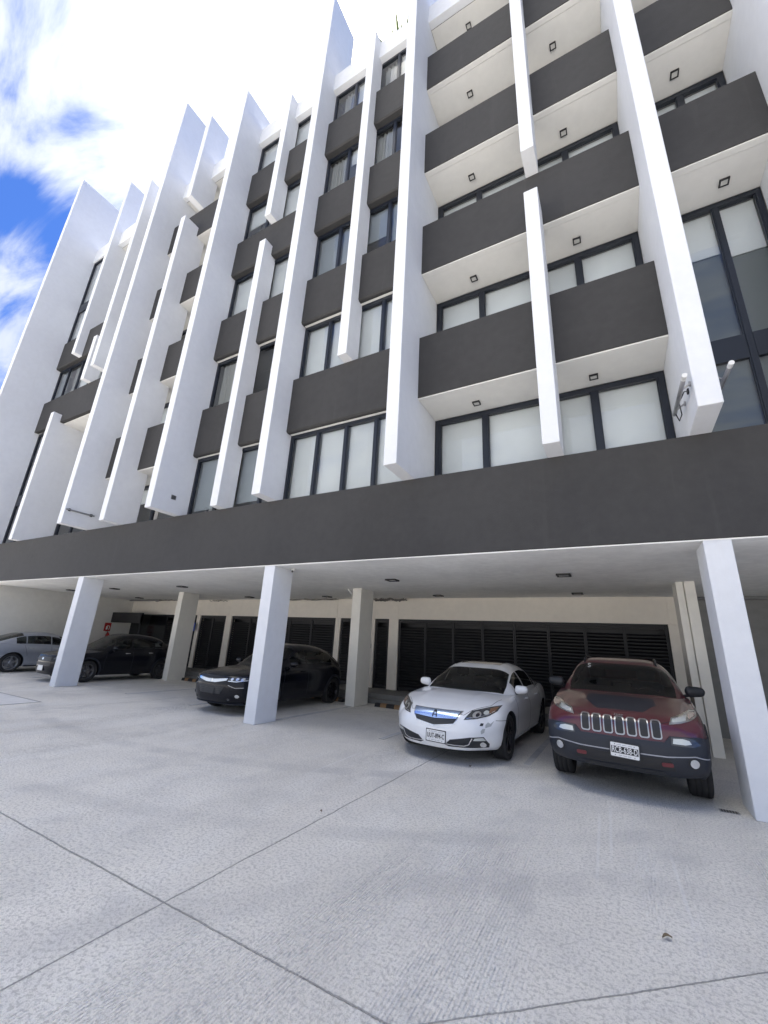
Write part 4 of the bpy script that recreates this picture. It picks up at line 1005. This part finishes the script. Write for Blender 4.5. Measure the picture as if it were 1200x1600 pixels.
# ------------------------------------------------------------------ fixtures
M_lampwhite = pm('lamp_diffuser', (0.62, 0.61, 0.58), 0.4)
def ceiling_light(x, y, z, s, label, grp, cat='ceiling light', name='ceiling_light'):
    t = thing(name, label, cat, (x, y, z), 0, grp); h = s/2; w_ = s*0.15
    bm = bmesh.new()
    for b in ((-h, h, -h, -h+w_), (-h, h, h-w_, h), (-h, -h+w_, -h+w_, h-w_), (h-w_, h, -h+w_, h-w_)): box(bm, *b, -0.035, -0.001)
    link('lamp_frame', bm, M_black, t, bevel=.003)
    bm = bmesh.new(); box(bm, -h+w_+.001, h-w_-.001, -h+w_+.001, h-w_-.001, -0.024, -0.001); link('lamp_diffuser', bm, M_lampwhite, t)
g = 'square lights on the parking ceiling'
for x, y, lb in ((-19.6, 8.78, 'leftmost front row parking ceiling light, left of the left front column'), (-16.43, 8.78, 'parking ceiling light just right of the left front column, front row'),
                 (-12.5, 8.78, 'parking ceiling light in front of the left rear column'),
                 (-4.65, 8.75, 'parking ceiling light right of the middle rear column, front row'), (-0.85, 8.78, 'parking ceiling light over the red crossover, front row'),
                 (-19.3, 11.5, 'parking ceiling light near the far left inner corner'), (-12.41, 11.66, 'small parking ceiling light left of the middle front column, back row'), (-8.78, 11.76, 'parking ceiling light over the half hidden black car, back row'),
                 (-4.67, 11.78, 'parking ceiling light above the white saloon, back row'), (-0.84, 11.65, 'parking ceiling light by the back wall above the red crossover')):
    ceiling_light(x, y, Z0, 0.26, lb, g)
fl = ['under the %s balcony above the band' % q for q in ('first', 'second', 'third', 'fourth')]+['under the roof slab']
g = 'square spotlights under the balconies'
zs = [p[0]+0.006 for p in LV]+[PZ0-0.012]
for k, z in enumerate(zs):
    ceiling_light(-2.05, 7.15, z, 0.145, 'square spotlight %s, left of the narrow central fins' % fl[k], g, 'spotlight', 'soffit_spotlight')
    ceiling_light(0.07, 7.18, z, 0.145, 'square spotlight %s, right of the narrow central fins' % fl[k], g, 'spotlight', 'soffit_spotlight')
    if k in (1, 2, 3): ceiling_light(2.42 if k == 1 else 2.15, 7.12, z, 0.145, 'small square spotlight in the far right bay, %s soffit up' % ('', 'lowest', 'middle', 'highest')[k], g, 'spotlight', 'soffit_spotlight')
# security cameras
def cctv(x, y, z, rz, label, mat):
    t = thing('security_camera', label, 'security camera', (x, y, z), rz)
    bm = bmesh.new(); lathe(bm, [(0, .0001), (0, .05), (-.03, .05), (-.035, .0001)], 'z', 16); link('camera_base', bm, mat, t, smooth=False)
    bm = bmesh.new(); tube(bm, [(0, .03, -.055), (0, -.14, -.075)], .034, 12); link('camera_housing', bm, mat, t)
    bm = bmesh.new(); tube(bm, [(0, -.141, -.075), (0, -.150, -.0762)], .026, 12); link('camera_lens', bm, M_ink, t)
    bm = bmesh.new(); tube(bm, [(0, 0, -.02), (0, .01, -.06)], .014, 8); link('camera_arm', bm, mat, t)
cctv(-6.20, 6.98, 3.088, 0.6, 'white security camera under the ceiling beside the middle front column', M_whitepl)
cctv(-19.2, 12.35, 3.088, 0.5, 'dark security camera on the ceiling near the far left inner corner', M_black)
# light tubes beside the wide right fin
def tube_light(x, y0, y1, z, sg, label):
    t = thing('tube_light', label, 'wall light', (0, 0, 0))
    bm = bmesh.new(); tube(bm, [(x, y0, z), (x, y0+.10, z+.006)], .030, 10); link('end_cap', bm, M_whitepl, t, smooth=False)
    bm = bmesh.new(); tube(bm, [(x, y0+.10, z+.006), (x, y1, z+.05)], .027, 10); link('tube', bm, M_alu, t, smooth=True)
    for y in (y0+.42, y1-.16):
        bm = bmesh.new(); tube(bm, [(x, y, z+.03), (x+sg*.105, y-.02, z+.10)], .012, 6); lathe(bm, [(x+sg*.10, .0001), (x+sg*.10, .035), (x+sg*.118, .035), (x+sg*.118, .0001)], 'x', 12, 0, (0, y-.02, z+.10)); link('bracket', bm, M_alu, t)
    return t
t = tube_light(1.02, 5.42, 6.5, 4.90, 1, 'grey tube light with loose black cable on left face of the wide right fin')
bm = bmesh.new(); tube(bm, [(1.02, 6.40, 4.90), (1.05, 6.42, 4.80), (1.07, 6.30, 4.83), (1.05, 6.22, 4.98), (1.10, 6.06, 5.04), (1.138, 6.0, 5.0)], .008, 6); link('cable', bm, M_black, t, smooth=True)
bm = bmesh.new(); box(bm, 1.118, 1.139, 5.97, 6.03, 4.97, 5.03); link('cable_box', bm, M_black, t)
tube_light(1.53, 5.62, 6.5, 5.06, -1, 'grey tube light on the right face of the wide right fin')
t = thing('tube_light', 'thin grey light bar low on the side of a tall left fin', 'wall light', (0, 0, 0))
bm = bmesh.new(); box(bm, -14.408, -14.36, 5.72, 6.52, 5.02, 5.06); link('light_bar', bm, M_alu, t, bevel=.004)
bm = bmesh.new(); box(bm, -14.409, -14.375, 5.78, 5.84, 5.0, 5.08); box(bm, -14.409, -14.375, 6.40, 6.46, 5.0, 5.08); link('bracket', bm, M_black, t)
t = thing('wall_vent', 'small square grey vent near the foot of a wide fin', 'vent', (-9.979, 6.24, 5.02))
bm = bmesh.new(); box(bm, 0.0, .012, -.07, .07, -.06, .06); link('vent_frame', bm, M_alu, t, bevel=.003)
bm = bmesh.new()
for k in range(5): box(bm, .013, .02, -.055, .055, -.048+.02*k, -.040+.02*k)
link('vent_slat', bm, M_black, t)
# switch, signs, extinguisher
t = thing('wall_switch', 'small black push switch on the pier left of the narrow louvred door', 'switch', (-7.42, BW-.006, 1.53))
bm = bmesh.new(); box(bm, -.06, .06, -.02, 0, -.07, .07); link('switch_plate', bm, M_black, t, bevel=.004)
bm = bmesh.new(); box(bm, -.02, .02, -.028, -.021, -.025, .025); link('button', bm, M_inkg, t)
t = thing('fire_sign', 'red fire extinguisher sign on the far left side wall', 'sign', (XL+.002, 11.57, 1.73), math.pi/2)
bm = bmesh.new(); box(bm, -.15, .15, -.006, 0, -.19, .19); link('sign_board', bm, pm('sign_red', (.42, .025, .02), .5), t)
bm = bmesh.new(); tube(bm, [(-.03, -.009, -.12), (-.03, -.009, .03)], .038, 8); tube(bm, [(-.03, -.009, .03), (-.02, -.009, .07), (.05, -.009, .05)], .012, 6); tube(bm, [(.07, -.009, -.12), (.10, -.009, -.02), (.06, -.009, .06)], .014, 6); link('pictogram', bm, M_plate, t)
t = thing('fire_extinguisher', 'red fire extinguisher hung on the far left side wall under its sign', 'fire extinguisher', (XL+.10, 11.6, 1.0))
bm = bmesh.new(); lathe(bm, [(0, .0001), (0, .075), (.02, .085), (.38, .085), (.45, .05), (.48, .025), (.50, .0001)], 'z', 20); link('cylinder_body', bm, pm('extinguisher_red', (.45, .02, .015), .3), t, smooth=True)
bm = bmesh.new(); tube(bm, [(0, 0, .49), (0, -.05, .54), (0, -.12, .53)], .012, 8); tube(bm, [(0, -.03, .50), (.06, -.10, .40), (.08, -.10, .15)], .012, 8); link('hose', bm, M_black, t)
t = thing('accessible_sign', 'blue wheelchair sign hung on the dark door right of the left rear column', 'sign', (-16.42, BW-.14, 1.92))
bm = bmesh.new(); box(bm, -.16, .16, -.004, 0, -.17, .17); link('sign_board', bm, pm('sign_blue', (.04, .09, .42), .5), t)
bm = bmesh.new(); tube(bm, [(-.01+.075*math.cos(a), -.007, -.05+.075*math.sin(a)) for a in [R_(150+i*24) for i in range(11)]], .012, 6)
tube(bm, [(-.02, -.007, .09), (-.02, -.007, -.02), (.045, -.007, -.02), (.08, -.007, -.10)], .013, 6); lathe(bm, [(-.010, .0001), (-.010, .022), (-.004, .022)], 'y', 12, 0, (-.02, 0, .125)); link('pictogram', bm, M_plate, t)
# pipes and loose cables under the ceiling
M_cable = pm('grey_cable', (0.16, 0.15, 0.14), 0.7)
t = tag(link('ceiling_pipe', (lambda b: (tube(b, [(1.42, 12.30, 3.02), (11.9, 12.30, 3.02)], .035, 12), b)[1])(bmesh.new()), M_alu, smooth=True), 'long grey pipe under the ceiling right of the rear right column', 'pipe')
def cables(name, label, x0, x1, n, droop, seed, r=.011):
    rnd = random.Random(seed); bm = bmesh.new()
    for i in range(n):
        y = 12.40-rnd.random()*.25; pts = []; x = x0+rnd.random()*.3; e = x1-rnd.random()*.3; m = 14
        for k in range(m+1):
            f = k/m; pts.append((x+(e-x)*f, y+rnd.uniform(-.05, .05), 3.07-abs(math.sin(f*math.pi*rnd.choice((2, 3, 3.5))))*droop*rnd.uniform(.4, 1)-.01))
        tube(bm, pts, r*rnd.uniform(.7, 1.3), 6)
    return tag(link(name, bm, M_cable, smooth=True), label, 'cable', 'loose cables under the parking ceiling')
cables('ceiling_cable', 'bundle of loose cables under the ceiling right of the middle rear column', -7.3, -5.9, 6, .10, 3, .013)
cables('ceiling_cable', 'loose cables along the top of the cream wall behind the middle front column', -12.0, -8.6, 3, .06, 5)
cables('ceiling_cable', 'sagging cable at the top of the cream wall right of the left rear column', -15.6, -14.4, 2, .09, 8)
cables('ceiling_cable', 'cables along the top of the cream wall left of the left rear column', -19.6, -16.8, 3, .05, 9)
t = tag(link('cable_tray', (lambda b: (box(b, -20.9, -18.6, 12.0, 12.10, 2.99, 3.05), b)[1])(bmesh.new()), M_alu), 'short metal cable tray under the ceiling in the far left inner corner', 'cable tray')
t = tag(link('loose_bracket', (lambda b: (tube(b, [(-6.75, 10.0, 3.06), (-6.62, 10.02, 2.93)], .012, 6), tube(b, [(-6.45, 10.0, 3.07), (-6.3, 10.0, 2.99)], .01, 6), b)[2])(bmesh.new()), M_whitepl), 'white conduit stub at the top of the middle rear column', 'conduit')
# wheel stops: rubber bar with yellow bands
M_yel = pm('worn_yellow', (0.27, 0.16, 0.08), 0.8)
for cx, lb in ((-13.15, 'black and yellow wheel stop right of the left rear column'), (-7.9, 'black and yellow wheel stop behind the black crossover by the middle columns'), (-5.1, 'black and yellow wheel stop in the empty bay left of the white saloon'),
               (-2.6, 'black and yellow wheel stop behind the white saloon'), (-0.1, 'black and yellow wheel stop behind the red crossover')):
    t = thing('wheel_stop', lb, 'wheel stop', (cx, 10.62, 0), 0, 'wheel stops at the back of the bays')
    def bar(bm, x0, x1, e=0.0):
        sec = [(-.075-e, 0), (-.05-e, .09+e), (.05+e, .09+e), (.075+e, 0)]
        A = [bm.verts.new((x0, y, z)) for y, z in sec]; B = [bm.verts.new((x1, y, z)) for y, z in sec]
        for k in range(4): bm.faces.new([A[k], B[k], B[(k+1) % 4], A[(k+1) % 4]])
        bm.faces.new(A); bm.faces.new(B[::-1]); bmesh.ops.recalc_face_normals(bm, faces=bm.faces[:])
    bm = bmesh.new(); bar(bm, -.88, .88); link('rubber_bar', bm, M_rubber, t)
    for k in (-.62, -.2, .22, .64):
        bm = bmesh.new(); bar(bm, k-.09, k+.09, .003); link('yellow_band', bm, M_yel, t)
# covers in the pavement
t = thing('drain_cover', 'flat rectangular access cover in the concrete at the left', 'manhole cover', (-12.9, 4.78, 0))
bm = bmesh.new()
for b in ((-1.5, 1.5, -.37, -.35), (-1.5, 1.5, .35, .37), (-1.5, -1.48, -.35, .35), (1.48, 1.5, -.35, .35)): box(bm, *b, .0005, .006)
link('cover_frame', bm, pm('worn_frame', (.26, .26, .26), .7), t)
bm = bmesh.new(); box(bm, -1.475, 1.475, -.345, .345, .0005, .004); link('cover_plate', bm, stucco('cover_concrete', (.62, .615, .61), .12, .5, 60), t)
t = thing('floor_drain', 'small dark drain slot in the floor beside the right front column', 'drain', (0.87, 6.69, 0))
bm = bmesh.new(); box(bm, -.09, .09, -.05, .05, .0005, .006); link('drain_frame', bm, M_alu, t)
bm = bmesh.new()
for k in range(6): box(bm, -.075+.026*k, -.062+.026*k, -.04, .04, .0062, .0085)
link('drain_grate', bm, M_ink, t)
# dry leaves on the concrete
M_leaf = pm('dry_leaf', (.16, .12, .07), .8)
for x, y, a, s_, lb in ((.058, 3.61, .5, .030, 'dry brown leaf lying on the concrete at the lower right'), (-2.06, 6.49, 1.7, .035, 'dry leaf on the floor in front of the white saloon'), (-2.75, 3.9, 2.6, .02, 'tiny leaf scrap on the concrete left of centre')):
    bm = bmesh.new(); n = 7; rows = []
    for i in range(n+1):
        f = i/n; wd = s_*.55*math.sin(math.pi*min(.999, max(.02, f))); z = .006+.012*math.sin(f*3)
        rows.append([bm.verts.new((s_*2*(f-.5), wd, z+.008)), bm.verts.new((s_*2*(f-.5), 0, z)), bm.verts.new((s_*2*(f-.5), -wd, z+.010))])
    for i in range(n):
        for k in range(2): bm.faces.new([rows[i][k], rows[i+1][k], rows[i+1][k+1], rows[i][k+1]])
    o = tag(link('dry_leaf', bm, M_leaf, smooth=True), lb, 'leaf'); o.location = (x, y, 0); o.rotation_euler = (0, 0, a)
# planting on the roof terrace
t = thing('roof_plant', 'spiky green potted plant on the roof edge left of a tall fin', 'plant', (-4.62, 7.75, PZ0+.25))
bm = bmesh.new(); lathe(bm, [(0, .001), (0, .28), (.9, .36), (.9, .30), (.8, .001)], 'z', 24); link('pot', bm, pm('grey_pot', (.3, .3, .3), .6), t)
bm = bmesh.new(); rnd = random.Random(4)
for k in range(46):
    a = rnd.random()*6.283; el = rnd.uniform(.5, 1.45); ln = rnd.uniform(1.1, 2.3); pts = []
    for i in range(6):
        f = i/5; r = ln*f*math.cos(el)*(1+.3*f); z = .8+ln*f*math.sin(el)-.5*f*f*math.cos(el)
        pts.append(Vector((r*math.cos(a), r*math.sin(a), z)))
    sd_ = Vector((-math.sin(a), math.cos(a), 0)); prev = None
    for i, p in enumerate(pts):
        w_ = .10*(1-(i/5)**2)+.006; q = (bm.verts.new(p+sd_*w_), bm.verts.new(p+Vector((0, 0, -.01))), bm.verts.new(p-sd_*w_))
        if prev: bm.faces.new([prev[0], q[0], q[1], prev[1]]); bm.faces.new([prev[1], q[1], q[2], prev[2]])
        prev = q
link('foliage', bm, pm('palm_green', (.09, .13, .05), .6), t)
